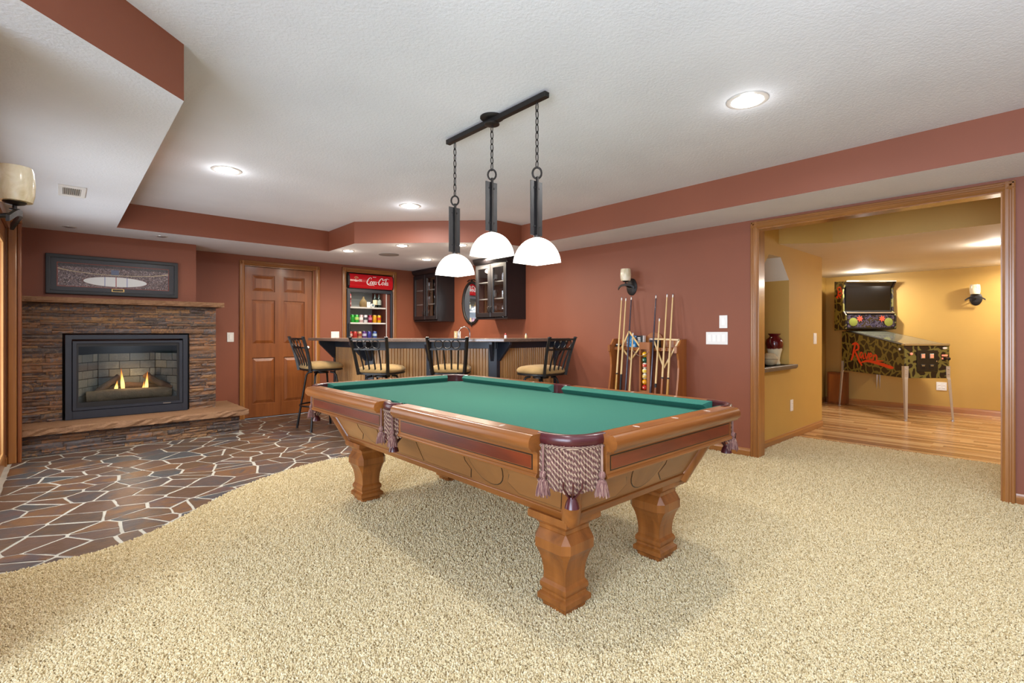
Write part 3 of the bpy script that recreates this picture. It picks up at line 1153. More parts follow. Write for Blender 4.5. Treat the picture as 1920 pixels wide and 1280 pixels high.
G(MB().box(a0 + 0.06, a1 - 0.06, 6.615, 7.1, c0 + 0.11, c0 + 0.13).box(a0 + 0.06, a1 - 0.06, 6.615, 7.1, c1 - 0.11, c1 - 0.09).box(a0 + 0.06, a0 + 0.08, 6.615, 7.1, c0 + 0.13, c1 - 0.09)
  .box(a1 - 0.08, a1 - 0.06, 6.615, 7.1, c0 + 0.13, c1 - 0.09).box(a0 + 0.08, a1 - 0.08, 7.06, 7.1, c0 + 0.13, c1 - 0.09)).build('firebox', M['firewall'], gf)
M['firebrick'] = m_slate('grey_firebrick', [srgb(84, 92, 94), srgb(108, 116, 114), srgb(72, 80, 84), srgb(96, 100, 96)], 12, 0.8, 0.2, (1, 1, 1), 0.5)
ra = random.Random(9)
bz0 = c0 + 0.135
for row in range(6):
    z0, z1 = bz0 + row * 0.085, bz0 + row * 0.085 + 0.079
    xx = 0.30 - (0.09 if row % 2 else 0)
    while xx < 0.80:
        x1_ = min(xx + 0.18, 0.80)
        x0_ = max(xx, 0.30)
        if x1_ - x0_ > 0.02:
            G(MB().box(x0_ + 0.002, x1_ - 0.003, 6.93 + ra.uniform(0, 0.004), 6.96, z0, z1)).build('firebrick', M['firebrick'], gf)
        xx += 0.18
    if row < 6:
        for sgn, (xa, xb) in ((0, (a0 + 0.085, 0.30)), (1, (a1 - 0.085, 0.80))):
            nb = 2
            for j in range(nb + (row % 2)):
                t0 = max(0, (j - 0.5 * (row % 2)) / nb)
                t1 = min(1, (j + 1 - 0.5 * (row % 2)) / nb)
                p0 = Vector((xa + (xb - xa) * t0, 6.625 + (6.945 - 6.625) * t0, 0))
                p1 = Vector((xa + (xb - xa) * t1, 6.625 + (6.945 - 6.625) * t1, 0))
                d_ = (p1 - p0).normalized()
                nrm = Vector((-d_.y, d_.x, 0)) * (0.02 if sgn == 0 else -0.02)
                p0 += d_ * 0.003
                p1 -= d_ * 0.003
                q = [p0, p1, p1 + nrm, p0 + nrm]
                G(MB().hexa([(v.x, v.y, z0) for v in q], [(v.x, v.y, z1) for v in q])).build('firebrick', M['firebrick'], gf)
M['log'] = m_slate('charred_log', [srgb(60, 48, 40), srgb(92, 74, 60), srgb(74, 66, 60)], 8, 0.9, 0.2, (1, 1, 1), 1.0)
M['logp'] = m_slate('pale_ceramic_log', [srgb(104, 98, 84), srgb(78, 76, 66), srgb(118, 104, 84)], 10, 0.9, 0.2, (1, 1, 1), 1.0)


def log(pts, r, m):
    pp = curve3(pts, 4)
    rs_ = [r * random.uniform(0.85, 1.12) for _ in pp]
    G(MB().tube(pp, rs_, 9)).build('log', M[m], gf, smooth=60)


zb = c0 + 0.14
log([(0.20, 6.72, zb + 0.06), (0.55, 6.70, zb + 0.075), (0.92, 6.73, zb + 0.06)], 0.062, 'logp')
log([(0.22, 6.70, zb + 0.05), (0.36, 6.78, zb + 0.17), (0.47, 6.84, zb + 0.25)], 0.032, 'log')
log([(0.93, 6.72, zb + 0.10), (0.80, 6.78, zb + 0.18), (0.70, 6.84, zb + 0.26)], 0.036, 'log')
log([(0.30, 6.84, zb + 0.10), (0.55, 6.86, zb + 0.14), (0.82, 6.84, zb + 0.11)], 0.05, 'log')
G(MB().box(a0 + 0.09, a1 - 0.09, 6.62, 6.93, c0 + 0.13, c0 + 0.15)).build('ember_bed', M['logp'], gf)


def m_flame():
    n = NT('gas_flame')
    v = n.coords((1, 1, 1), 'Generated')
    sp = n.n('ShaderNodeSeparateXYZ')
    n.l(v, sp.inputs[0])
    col = n.ramp(sp.outputs[2], [(0.0, (1.0, 0.55, 0.12, 1)), (0.35, (1.0, 0.62, 0.16, 1)), (0.75, (1.0, 0.32, 0.03, 1)), (1.0, (0.7, 0.12, 0.01, 1))])
    st = n.ramp(sp.outputs[2], [(0.0, (1, 1, 1, 1)), (0.5, (0.75, 0.75, 0.75, 1)), (1.0, (0.12, 0.12, 0.12, 1))])
    n.l(col, n.b.inputs['Emission Color'])
    n.l(n.math('MULTIPLY', st, 2.6), n.b.inputs['Emission Strength'])
    n.b.inputs['Base Color'].default_value = (0, 0, 0, 1)
    n.b.inputs['Alpha'].default_value = 0.85
    return n.mat


M['flame'] = m_flame()


def flame(x, y, z, h, w, lean):
    pts = [(x, y, z), (x + lean * 0.2, y, z + h * 0.25), (x + lean * 0.5, y, z + h * 0.55), (x + lean, y, z + h)]
    pp = curve3(pts, 4)
    k = len(pp)
    rs_ = [max(0.0015, w * (sin(pi * min(1, (i / k) * 0.75 + 0.22))) * (1 - (i / k) ** 2.2)) for i in range(k)]
    return MB().tube(pp, rs_, 8, flat=0.5)


fl = flame(0.500, 6.78, zb + 0.11, 0.24, 0.038, -0.018)
fl2 = flame(0.44, 6.78, zb + 0.11, 0.11, 0.034, 0.012)
f3 = flame(0.70, 6.76, zb + 0.08, 0.23, 0.036, 0.012)
f4 = flame(0.665, 6.75, zb + 0.05, 0.16, 0.028, 0.018)
for f_ in (fl, fl2, f3, f4):
    G(f_).build('flame', M['flame'], gf, smooth=80)
point('fire_glow', (0.57, 6.74, 0.68), 3.0, (1.0, 0.55, 0.22), 0.05)
point('firebox_fill', (0.55, 6.72, 1.0), 2.6, (0.88, 0.95, 1.0), 0.04)  # added fill light, not a fitting of the fire; brightens the firebox interior
G(MB().box(0.83, 0.90, 6.576, 6.579, c0 + 0.096, c0 + 0.103)).build('badge', M['steel'], gf)

# framed panorama above the mantel
pic = thing('framed_arena_photo', 'wide black-framed panorama of a packed ice hockey arena above the mantel', 'picture', (0.437, 6.70, 1.722))
po = Vector((0.437, 6.70, 1.722))
PX0, PX1, PZ0, PZ1 = -0.11, 0.985, 1.523, 1.921


def Q(mb):
    return mb.xf(Matrix.Translation(-po))


Q(MB().plate(rect(PX0, PX1, PZ0, PZ1), [rect(PX0 + 0.036, PX1 - 0.036, PZ0 + 0.036, PZ1 - 0.036)], yplate(6.695), 0.032)).build('frame', M['black'], pic, bevel=0.006, segs=2)
M['matg'] = plain('charcoal_mat', srgb(66, 66, 70), 0.8)
M['matr'] = plain('red_mat', srgb(150, 74, 60), 0.8)
Q(MB().plate(rect(PX0 + 0.034, PX1 - 0.034, PZ0 + 0.034, PZ1 - 0.034), [rect(PX0 + 0.083, PX1 - 0.083, PZ0 + 0.078, PZ1 - 0.078)], yplate(6.712), 0.004)).build('mat_board', M['matg'], pic)
Q(MB().plate(rect(PX0 + 0.081, PX1 - 0.081, PZ0 + 0.076, PZ1 - 0.076), [rect(PX0 + 0.089, PX1 - 0.089, PZ0 + 0.084, PZ1 - 0.084)], yplate(6.716), 0.003)).build('mat_border', M['matr'], pic)


def m_arena():
    n = NT('arena_photograph')
    tc = n.n('ShaderNodeTexCoord')
    mp = n.n('ShaderNodeMapping')
    n.l(tc.outputs['Generated'], mp.inputs[0])
    sp = n.n('ShaderNodeSeparateXYZ')
    n.l(mp.outputs[0], sp.inputs[0])
    u, w = sp.outputs[0], sp.outputs[2]
    ov = n.coords((1, 1, 1))
    vor = n.n('ShaderNodeTexVoronoi')
    vor.inputs['Scale'].default_value = 120
    n.l(ov, vor.inputs['Vector'])
    crowd = n.ramp(vor.outputs['Color'], [(0.25, srgb(58, 44, 44)), (0.5, srgb(140, 112, 106)), (0.7, srgb(122, 108, 120)), (0.9, srgb(224, 200, 190))])
    big = n.noise(ov, 14, 3)
    crowd = n.mix(n.math('MULTIPLY', big, 0.6), crowd, srgb(84, 66, 64))

    def ell(cx, cz, rx, rz):
        a = n.math('POWER', n.math('DIVIDE', n.math('SUBTRACT', u, cx), rx), 2.0)
        b = n.math('POWER', n.math('DIVIDE', n.math('SUBTRACT', w, cz), rz), 2.0)
        return n.math('ADD', a, b)
    dark = n.math('GREATER_THAN', w, 0.86)
    c = n.mix(n.math('MULTIPLY', dark, 0.8), crowd, srgb(44, 36, 40))
    # tier fronts: two pale curved lines
    for rz_ in (0.52, ):
        e = ell(0.5, 0.98, 0.75, rz_)
        band = n.math('LESS_THAN', n.math('ABSOLUTE', n.math('SUBTRACT', e, 0.62)), 0.03)
        c = n.mix(band, c, srgb(214, 190, 150))
    e2 = ell(0.5, 0.28, 0.285, 0.215)
    c = n.mix(n.math('LESS_THAN', e2, 1.12), c, srgb(110, 70, 64))
    ice = n.math('LESS_THAN', e2, 1.0)
    c = n.mix(ice, c, srgb(236, 236, 234))
    ln = n.math('LESS_THAN', n.math('ABSOLUTE', n.math('SUBTRACT', u, 0.5)), 0.004)
    c = n.mix(n.math('MULTIPLY', ln, ice), c, srgb(160, 60, 60))
    for dx in (-0.1, 0.1):
        l2 = n.math('LESS_THAN', n.math('ABSOLUTE', n.math('SUBTRACT', u, 0.5 + dx)), 0.003)
        c = n.mix(n.math('MULTIPLY', l2, ice), c, srgb(90, 110, 170))
    # scoreboard
    sb = n.math('MULTIPLY', n.math('LESS_THAN', n.math('ABSOLUTE', n.math('SUBTRACT', u, 0.49)), 0.035), n.math('LESS_THAN', n.math('ABSOLUTE', n.math('SUBTRACT', w, 0.70)), 0.11))
    c = n.mix(sb, c, srgb(96, 104, 130))
    n.l(c, n.b.inputs['Base Color'])
    n.b.inputs['Roughness'].default_value = 0.5
    return n.mat


Q(MB().box(PX0 + 0.086, PX1 - 0.086, 6.7195, 6.7225, PZ0 + 0.081, PZ1 - 0.081)).build('print', m_arena(), pic)
Q(MB().box(PX0 + 0.03, PX1 - 0.03, 6.702, 6.7035, PZ0 + 0.03, PZ1 - 0.03)).build('glass_pane', M['glass_matte'], pic)
M['brass'] = plain('brass', srgb(196, 160, 96), 0.35, 1.0)
pl = Q(MB().box(0.40, 0.505, 6.7095, 6.7125, PZ0 + 0.044, PZ0 + 0.072)).build('plaque', M['brass'], pic)
Q(MB().box(0.408, 0.497, 6.7086, 6.7095, PZ0 + 0.049, PZ0 + 0.067)).build('plaque_face', M['dark'], pl, loc=(0, 0, 0))
# ---------------------------------------------------------------- pool table
TX, TY = 1.885, 2.267
pt = thing('pool_table', 'carved-leg wooden pool table with green cloth and fringed leather pockets', 'pool table', (TX, TY, 0.004))
HW, HL = 0.5588, 1.1176
WPROF = [(0.047, 0.717), (0.047, 0.775), (0.112, 0.775), (0.114, 0.7715), (0.118, 0.7715), (0.120, 0.7745), (0.128, 0.7725), (0.136, 0.765), (0.1405, 0.756), (0.142, 0.747), (0.141, 0.735), (0.137, 0.728), (0.131, 0.724), (0.128, 0.717)]
CPROF = [(0.0, 0.7565), (0.002, 0.760), (0.030, 0.7715), (0.0475, 0.7758), (0.0475, 0.724), (0.036, 0.724), (0.030, 0.7275)]


def longP(sx):
    return lambda d, z, a: (sx * (HW + d), a, z)


def endP(sy):
    return lambda d, z, a: (a, sy * (HL + d), z)


def fascia(P, off, a0, a1, axis):
    """apron board with mahogany inlay; off = outer face beyond nose line"""
    pr = [(off - 0.03, 0.63), (off - 0.03, 0.717), (off + 0.004, 0.717), (off + 0.004, 0.712), (off, 0.708), (off, 0.637), (off + 0.004, 0.634), (off + 0.007, 0.629), (off + 0.006, 0.622), (off, 0.619), (off - 0.03, 0.619)]
    b = MB().extr(pr, P, a0, a1).build('apron', M['tab'][axis], pt, bevel=0.0008)
    e = 0.022

    def face(x0, x1, z0, z1, d0, d1):
        return MB().extr([(off + d0, z0), (off + d1, z0), (off + d1, z1), (off + d0, z1)], P, x0, x1)
    face(a0 + e, a1 - e, 0.645, 0.700, -0.001, 0.0010).build('inlay_line', M['inlay'], b)
    face(a0 + e + 0.005, a1 - e - 0.005, 0.649, 0.696, 0.0008, 0.0018).build('inlay_edge', M['tab'][axis], b)
    face(a0 + e + 0.007, a1 - e - 0.007, 0.651, 0.694, 0.0015, 0.0026).build('inlay_panel', M['maho'][axis], b)


for sx in (-1, 1):
    for sy in (-1, 1):
        a, b = (0.085, 1.048)
        if sy < 0:
            a, b = -b, -a
        MB().extr(WPROF, longP(sx), a, b).build('rail', M['tab']['y'], pt, smooth=35)
        k = 1 if sy > 0 else -1
        c0_, c1_ = (0.062, 1.035) if sy > 0 else (-1.035, -0.062)
        MB().extr(CPROF, longP(sx), c0_, c1_, -0.25 if sy > 0 else -0.6, 0.6 if sy > 0 else 0.25).build('cushion', M['cloth'], pt)
        fascia(longP(sx), 0.096, a + (0.0 if sy > 0 else 0.004), b - (0.004 if sy > 0 else 0.0), 'y')
for sy in (-1, 1):
    MB().extr(WPROF, endP(sy), -0.487, 0.487).build('rail', M['tab']['x'], pt, smooth=35)
    MB().extr(CPROF, endP(sy), -0.476, 0.476, -0.6, 0.6).build('cushion', M['cloth'], pt)
    fascia(endP(sy), 0.096, -0.487, 0.487, 'x')
for sx in (-1, 1):
    for q in (-3, -2, -1, 1, 2, 3):
        x, y = sx * 0.637, q * 0.2794
        MB().prism([(x - 0.016, y), (x, y - 0.006), (x + 0.016, y), (x, y + 0.006)], 0.7745, 0.7757).build('sight', M['sight'], pt)
for sy in (-1, 1):
    for q in (-1, 0, 1):
        x, y = q * 0.2794, sy * (HL + 0.079)
        MB().prism([(x - 0.006, y), (x, y - 0.016), (x + 0.006, y), (x, y + 0.016)], 0.7745, 0.7757).build('sight', M['sight'], pt)


# cloth bed with pocket cut-outs
def arc(cx, cy, r, a0, a1, n=10):
    return [(cx + r * cos(radians(a0 + (a1 - a0) * i / n)), cy + r * sin(radians(a0 + (a1 - a0) * i / n))) for i in range(n + 1)]


bx, by = HW + 0.045, HL + 0.045
bed = []
bed += arc(-bx, -by, 0.085, 90, 0)
bed += arc(bx, -by, 0.085, 180, 90)
bed += arc(bx + 0.025, 0, 0.065, 247, 113)
bed += arc(bx, by, 0.085, 270, 180)
bed += arc(-bx, by, 0.085, 0, -90)
bed += arc(-bx - 0.025, 0, 0.065, 67, -67)
MB().prism(bed, 0.69, 0.7265).build('cloth_bed', M['cloth'], pt)


def m_cord():
    n = NT('twisted_fringe_cord')
    v = n.coords((1, 1, 1))
    w = n.n('ShaderNodeTexWave', wave_type='BANDS', bands_direction='DIAGONAL')
    w.inputs['Scale'].default_value = 75
    w.inputs['Distortion'].default_value = 0.4
    n.l(v, w.inputs[0])
    n.l(n.ramp(w.outputs[1], [(0.15, srgb(84, 52, 48)), (0.5, srgb(138, 106, 90)), (0.85, srgb(172, 146, 122))]), n.b.inputs['Base Color'])
    n.b.inputs['Roughness'].default_value = 0.9
    n.bump(w.outputs[1], 0.6, 0.004)
    return n.mat


M['cord'] = m_cord()
M['cordA'] = plain('fringe_yarn_tan', srgb(168, 140, 118), 0.9, 0, 0.2, 0.15)
M['cordB'] = plain('fringe_yarn_mauve', srgb(112, 78, 72), 0.9, 0, 0.2, 0.15)


def m_tassel():
    n = NT('tassel_yarn')
    v = n.coords((240, 240, 8))
    f = n.noise(v, 1.0, 2, 0.7)
    n.l(n.ramp(f, [(0.3, srgb(72, 40, 42)), (0.5, srgb(128, 88, 82)), (0.7, srgb(170, 142, 122))]), n.b.inputs['Base Color'])
    n.b.inputs['Roughness'].default_value = 0.95
    n.bump(f, 0.6, 0.004)
    return n.mat


M['tassel'] = m_tassel()


def pocket(path, ends, cup, outn, fr0, fr1, ncord, inner):
    """leather rim along path with fringe, tassels and cup (all in table coordinates)"""
    pp = curve3([(x, y, 0) for x, y in path], 6)
    frames = []
    prof = [(-0.034, 0.742), (-0.036, 0.772), (-0.030, 0.7775), (-0.012, 0.779), (-0.003, 0.774), (0.001, 0.762), (0.0, 0.748), (-0.006, 0.737), (-0.02, 0.734)]
    k = len(pp)
    outs = []
    for i in range(k):
        t = (pp[min(i + 1, k - 1)] - pp[max(i - 1, 0)]).normalized()
        n_ = Vector((t.y, -t.x, 0))
        if n_.dot(Vector((outn[0], outn[1], 0))) < 0:
            n_ = -n_
        outs.append(n_)
        frames.append((pp[i], n_, Vector((0, 0, 1))))
    rim = MB().sweep(prof, frames).build('pocket', M['leather'], pt, smooth=50)
    # liner behind the rim
    MB().sweep([(-0.034, 0.775), (-0.034, 0.640), (-0.030, 0.640), (-0.030, 0.775)], frames).build('pocket_liner', M['leather'], rim, smooth=50)
    mb = MB()
    L = [0.0]
    for i in range(1, k):
        L.append(L[-1] + (pp[i] - pp[i - 1]).length)
    for c in range(ncord):
        s_ = L[-1] * (c + 0.5) / ncord
        i = max(j for j in range(k) if L[j] <= s_)
        i = min(i, k - 2)
        t = (s_ - L[i]) / max(1e-6, L[i + 1] - L[i])
        p = pp[i].lerp(pp[i + 1], t)
        n_ = outs[i].lerp(outs[i + 1], t)
        m_ = abs(2 * (c + 0.5) / ncord - 1)
        zb_ = fr0 + (fr1 - fr0) * m_ ** 2 + random.uniform(-0.004, 0.004)
        q = p + n_ * (-0.007)
        dx, dy = random.uniform(-0.0015, 0.0015), random.uniform(-0.0015, 0.0015)
        nt = 40
        tw0 = random.uniform(0, 2 * pi)
        pit = random.uniform(0.018, 0.022)
        for ph in (0, pi):
            st_ = []
            for j in range(nt + 1):
                z = 0.742 + (zb_ - 0.742) * j / nt
                a_ = ph + tw0 + (0.742 - z) / pit * 2 * pi
                st_.append((q.x + dx * j / nt * 1.5 + 0.0029 * cos(a_), q.y + dy * j / nt * 1.5 + 0.0029 * sin(a_), z))
            mb.cur = 0 if ph == 0 else 1
            mb.tube(st_, 0.0034, 4)
        mb.cur = 0
    mb.build('fringe', [M['cordA'], M['cordB']], rim, smooth=80)
    # cross-stitched braid under the rim
    MB().tube([p_ + o_ * (-0.003) + Vector((0, 0, 0.735)) for p_, o_ in zip(pp, outs)], 0.006, 6).build('braid', M['cord'], rim, smooth=60)
    for (ex, ey) in ends:
        tb = MB()
        tb.tube([(ex, ey, 0.742), (ex, ey, 0.648)], 0.0045, 6)
        tb.lathe([(0.002, 0.653), (0.009, 0.650), (0.0125, 0.642), (0.0125, 0.634), (0.009, 0.627), (0.007, 0.624)], 10, (ex, ey, 0))
        tb.lathe([(0.008, 0.626), (0.014, 0.618), (0.0185, 0.600), (0.022, 0.572), (0.017, 0.570), (0.001, 0.574)], 12, (ex, ey, 0))
        for j in range(14):
            a = 2 * pi * j / 14 + random.uniform(-0.1, 0.1)
            r0 = 0.020
            tb.tube([(ex + 0.013 * cos(a), ey + 0.013 * sin(a), 0.618), (ex + r0 * cos(a), ey + r0 * sin(a), 0.592), (ex + 0.0245 * cos(a), ey + 0.0245 * sin(a), 0.566 + random.uniform(-0.004, 0.004))], 0.0028, 5)
        tb.build('tassel', M['tassel'], rim, smooth=60)
    cb = MB().lathe([(0.013, 0.566), (0.015, 0.560), (0.022, 0.546), (0.0265, 0.528), (0.0225, 0.528), (0.010, 0.556)], 18, (cup[0], cup[1], 0))
    for j in range(8):
        a = 2 * pi * j / 8
        cb.tube([(cup[0] + 0.012 * cos(a), cup[1] + 0.012 * sin(a), 0.562), (cup[0] + 0.026 * cos(a), cup[1] + 0.026 * sin(a), 0.580), (cup[0] + 0.044 * cos(a), cup[1] + 0.044 * sin(a), 0.602), (cup[0] + 0.046 * cos(a), cup[1] + 0.046 * sin(a), 0.625)], 0.0032, 5)
    cb.build('leather_cup', M['leather'], rim, smooth=50)
    MB().lathe([(0.042, 0.70), (0.042, 0.64), (0.01, 0.62), (0.001, 0.62)], 14, (inner[0], inner[1], 0)).build('pocket_net', M['leather'], rim)


for sx in (-1, 1):
    for sy in (-1, 1):
        path = [(0.645, 1.030), (0.640, 1.092), (0.604, 1.163), (0.530, 1.199), (0.468, 1.204)]
        pocket([(sx * x, sy * y) for x, y in path], [(sx * 0.652, sy * 1.070), (sx * 0.508, sy * 1.212)], (sx * 0.588, sy * 1.146), (sx, sy), 0.580, 0.606, 27, (sx * 0.535, sy * 1.09))
    pocket([(sx * 0.640, 0.083), (sx * 0.664, 0.055), (sx * 0.676, 0.0), (sx * 0.664, -0.055), (sx * 0.640, -0.083)], [(sx * 0.674, 0.058), (sx * 0.674, -0.058)], (sx * 0.635, 0.0), (sx, 0), 0.588, 0.612, 16, (sx * 0.585, 0))

# cabinet: a hopper narrowing to the legs
CB, CT, CZ0, CZ1 = (0.43, 1.005), (0.53, 1.105), 0.405, 0.625


def ring(h, z):
    return [(-h[0], -h[1], z), (h[0], -h[1], z), (h[0], h[1], z), (-h[0], h[1], z)]


cab = MB().hexa(ring(CB, CZ0), ring(CT, CZ1)).build('cabinet', M['tabv']['y'], pt)
LEN = sqrt(0.10 ** 2 + 0.22 ** 2)
NX, NZ = 0.22 / LEN, -0.10 / LEN


def cface(kind, s_):
    if kind == 'long':
        return lambda u, t, w: (s_ * (0.43 + 0.10 * t + w * NX), u, CZ0 + 0.22 * t + w * NZ)
    return lambda u, t, w: (u, s_ * (1.005 + 0.10 * t + w * NX), CZ0 + 0.22 * t + w * NZ)


def slabf(f, poly, w0, w1):
    n = len(poly)
    vs = [f(u, t, w0) for u, t in poly] + [f(u, t, w1) for u, t in poly]
    fs = [tuple(range(n))[::-1], tuple(range(n, 2 * n))] + [(i, (i + 1) % n, n + (i + 1) % n, n + i) for i in range(n)]
    return MB().add(vs, fs)


def grow(poly, e):
    cx = sum(p[0] for p in poly) / len(poly)
    cy = sum(p[1] for p in poly) / len(poly)
    out = []
    for x, y in poly:
        out.append((x + (e if x > cx else -e), min(0.97, y + (e * 4 if y > cy else -e * 4))))
    return out


def ell(cu, ct, ru, rt, n=26):
    return [(cu + ru * cos(2 * pi * i / n), min(0.97, ct + rt * sin(2 * pi * i / n))) for i in range(n)]


for kind, ax in (('long', 'y'), ('end', 'x')):
    for s_ in (-1, 1):
        f = cface(kind, s_)
        hb_ = 1.005 if kind == 'long' else 0.43
        lo, hi = 0.20, 0.96
        if kind == 'long':
            polys = []
            for e in (-1, 1):
                polys.append([(e * (hb_ - 0.055 + 0.1 * lo), lo), (e * (hb_ - 0.055 + 0.1 * hi), hi), (e * 0.70, hi), (e * 0.715, 0.58), (e * 0.685, 0.40), (e * 0.735, lo)])
                polys.append([(e * 0.40, lo), (e * 0.43, 0.42), (e * 0.405, 0.58), (e * 0.42, hi), (e * 0.012, hi), (e * 0.012, lo)])
            ovs = (-0.56, 0.56)
        else:
            polys = [[(e * (hb_ - 0.045 + 0.1 * lo), lo), (e * (hb_ - 0.045 + 0.1 * hi), hi), (e * 0.14, hi), (e * 0.155, 0.58), (e * 0.125, 0.40), (e * 0.175, lo)] for e in (-1, 1)]
            ovs = (0.0,)
        for p in polys:
            slabf(f, grow(p, 0.0028), 0.0003, 0.0012).build('inlay_line', M['inlay'], cab)
            slabf(f, p, 0.0008, 0.0020).build('veneer_panel', M['tabv'][ax], cab)
        for c in ovs:
            slabf(f, ell(c, 0.72, 0.118, 0.52), 0.0003, 0.0012).build('inlay_line', M['inlay'], cab)
            slabf(f, ell(c, 0.72, 0.114, 0.50), 0.0008, 0.0020).build('veneer_oval', M['tabv']['z'], cab)
        # base moulding
        L0 = hb_ + 0.004
        slabf(f, [(-L0, -0.02), (L0, -0.02), (L0 + 0.012, 0.13), (-L0 - 0.012, 0.13)], -0.006, 0.007).build('base_moulding', M['tab'][ax], pt, bevel=0.002)
for sx in (-1, 1):
    for sy in (-1, 1):
        a = Vector((sx * (CB[0] - 0.018), sy * (CB[1] - 0.018), CZ0 - 0.006))
        b = Vector((sx * (CT[0] - 0.018), sy * (CT[1] - 0.018), CZ1 - 0.003))
        MB().tube([a, b], 0.038, 16).build('corner_post', M['tab']['z'], pt, smooth=40)
LEG = [(0.0615, 0.0), (0.0615, 0.018), (0.064, 0.026), (0.073, 0.032), (0.0785, 0.036), (0.0785, 0.056), (0.074, 0.060), (0.066, 0.066), (0.0645, 0.074), (0.066, 0.080), (0.070, 0.084), (0.0715, 0.092), (0.070, 0.104), (0.065, 0.112), (0.0605, 0.118),
       (0.0595, 0.135), (0.0605, 0.155), (0.064, 0.178, 0.003), (0.070, 0.200, 0.007), (0.079, 0.224, 0.014), (0.088, 0.242, 0.020), (0.0955, 0.253, 0.026), (0.098, 0.256, 0.027), (0.098, 0.294, 0.027), (0.0745, 0.328, 0.004), (0.072, 0.330), (0.072, 0.345), (0.080, 0.352), (0.086, 0.362),
       (0.100, 0.366), (0.106, 0.372), (0.107, 0.384), (0.106, 0.400)]
for sx in (-1, 1):
    for sy in (-1, 1):
        MB().square_lathe(LEG).build('leg', M['tab']['z'], pt, (sx * 0.344, sy * 0.892, 0), bevel=0.0)

# ---------------------------------------------------------------- three-light pendant over the table
pend = thing('pendant_light', 'black three-light billiard pendant on chains with glowing white domed shades', 'pendant lamp', (1.885, 2.25, TRAY_Z))
po_ = Vector((1.885, 2.25, TRAY_Z))


def PD(mb):
    return mb.xf(Matrix.Translation(-po_))


PD(MB().box(1.868, 1.902, 1.80, 2.70, 2.366, 2.395)).build('bar', M['iron'], pend, bevel=0.002)
PD(MB().lathe([(0.070, 2.404), (0.070, 2.397), (0.062, 2.392), (0.02, 2.390)], 24, (1.885, 2.25, 0)).lathe([(0.045, 2.366), (0.045, 2.360), (0.035, 2.356), (0.004, 2.356)], 20, (1.885, 2.25, 0))).build('ceiling_plate', M['iron'], pend, smooth=40)
M['shade'] = emit('lit_opal_glass', (1.0, 0.93, 0.83, 1), 3.2)
for q, (x, y, zr) in enumerate(PENDANTS):
    ztop = zr + 0.133
    # chain
    zz = 2.356
    zend = ztop + 0.372
    links = max(6, int((zz - zend) / 0.036))
    st = (zz - zend) / links
    mb = MB()
    for i in range(links):
        zc = zz - st * (i + 0.5)
        hl, hw_ = st * 0.66, 0.0085
        if i % 3 == 2:
            hl *= 0.8
        ptsl = []
        for j in range(10):
            a = 2 * pi * j / 10
            u_, w_ = cos(a) * hw_, sin(a) * hl
            ptsl.append((x + (u_ if i % 2 else 0), y + (0 if i % 2 else u_), zc + w_))
        mb.tube(ptsl, 0.0029, 5, True)
    PD(mb).build('chain', M['iron'], pend, smooth=60)
    rg = [(x + 0.024 * cos(2 * pi * j / 16) * 0.72, y - 0.024 * cos(2 * pi * j / 16) * 0.7, ztop + 0.345 + 0.030 * sin(2 * pi * j / 16)) for j in range(16)]
    PD(MB().tube(rg, 0.0055, 7, True)).build('ring', M['iron'], pend, smooth=60)
    PD(MB().box(x - 0.006, x + 0.006, y - 0.009, y + 0.004, ztop + 0.004, ztop + 0.325)).build('stem', M['iron'], pend, bevel=0.001)
    pb = MB().box(x - 0.043, x - 0.004, y + 0.003, y + 0.008, ztop + 0.012, ztop + 0.302).box(x + 0.004, x + 0.043, y + 0.003, y + 0.008, ztop + 0.012, ztop + 0.302)
    for sx in (-1, 1):
        for z in (ztop + 0.06, ztop + 0.265):
            pb.lathe([(0.006, 0), (0.0055, 0.003), (0.003, 0.0045), (0.0005, 0.005)], 8).xf(Matrix.Identity(4))
            nv = 4 * 8
            M_ = Matrix.Translation((x + sx * 0.016, y + 0.003, z)) @ Matrix.Rotation(pi / 2, 4, 'X')
            pb.v[-nv:] = [tuple(M_ @ Vector(v)) for v in pb.v[-nv:]]
    PD(pb).build('plate', M['black'], pend)
    PD(MB().lathe([(0.018, ztop + 0.012), (0.018, ztop + 0.002), (0.012, ztop - 0.004)], 14, (x, y, 0))).build('cap', M['iron'], pend, smooth=40)
    # domed shade: square rim melting into a round crown
    vs, fs = [], []
    N_, R_ = 32, 9
    for i in range(R_ + 1):
        t = i / R_
        h = sin(t * pi / 2)
        r = cos(t * pi / 2) ** 0.82
        for j in range(N_):
            a = 2 * pi * j / N_
            sq = 1.0 / max(abs(cos(a)), abs(sin(a)))
            sq = min(sq, 1.37)
            k_ = sq * (1 - t) ** 0.6 + 1.0 * (1 - (1 - t) ** 0.6)
            rr_ = 0.0935 * k_ * max(r, 0.02)
            vs.append((x + rr_ * cos(a), y + rr_ * sin(a), zr + 0.133 * h))
    for i in range(R_):
        for j in range(N_):
            fs.append((i * N_ + j, i * N_ + (j + 1) % N_, (i + 1) * N_ + (j + 1) % N_, (i + 1) * N_ + j))
    fs.append(tuple(R_ * N_ + j for j in range(N_)))
    ob = PD(MB().add(vs, fs)).build('shade', M['shade'], pend, smooth=60)
    so_ = ob.modifiers.new('thick', 'SOLIDIFY')
    so_.thickness = 0.004
# ---------------------------------------------------------------- bar
ZT = 1.071
bar = thing('bar_counter', 'angled home bar with speckled granite top, dark trim and beadboard front', 'bar', (3.14, 4.83, 0))
bo = Vector((3.14, 4.83, 0))


def B(mb):
    return mb.xf(Matrix.Translation(-bo))


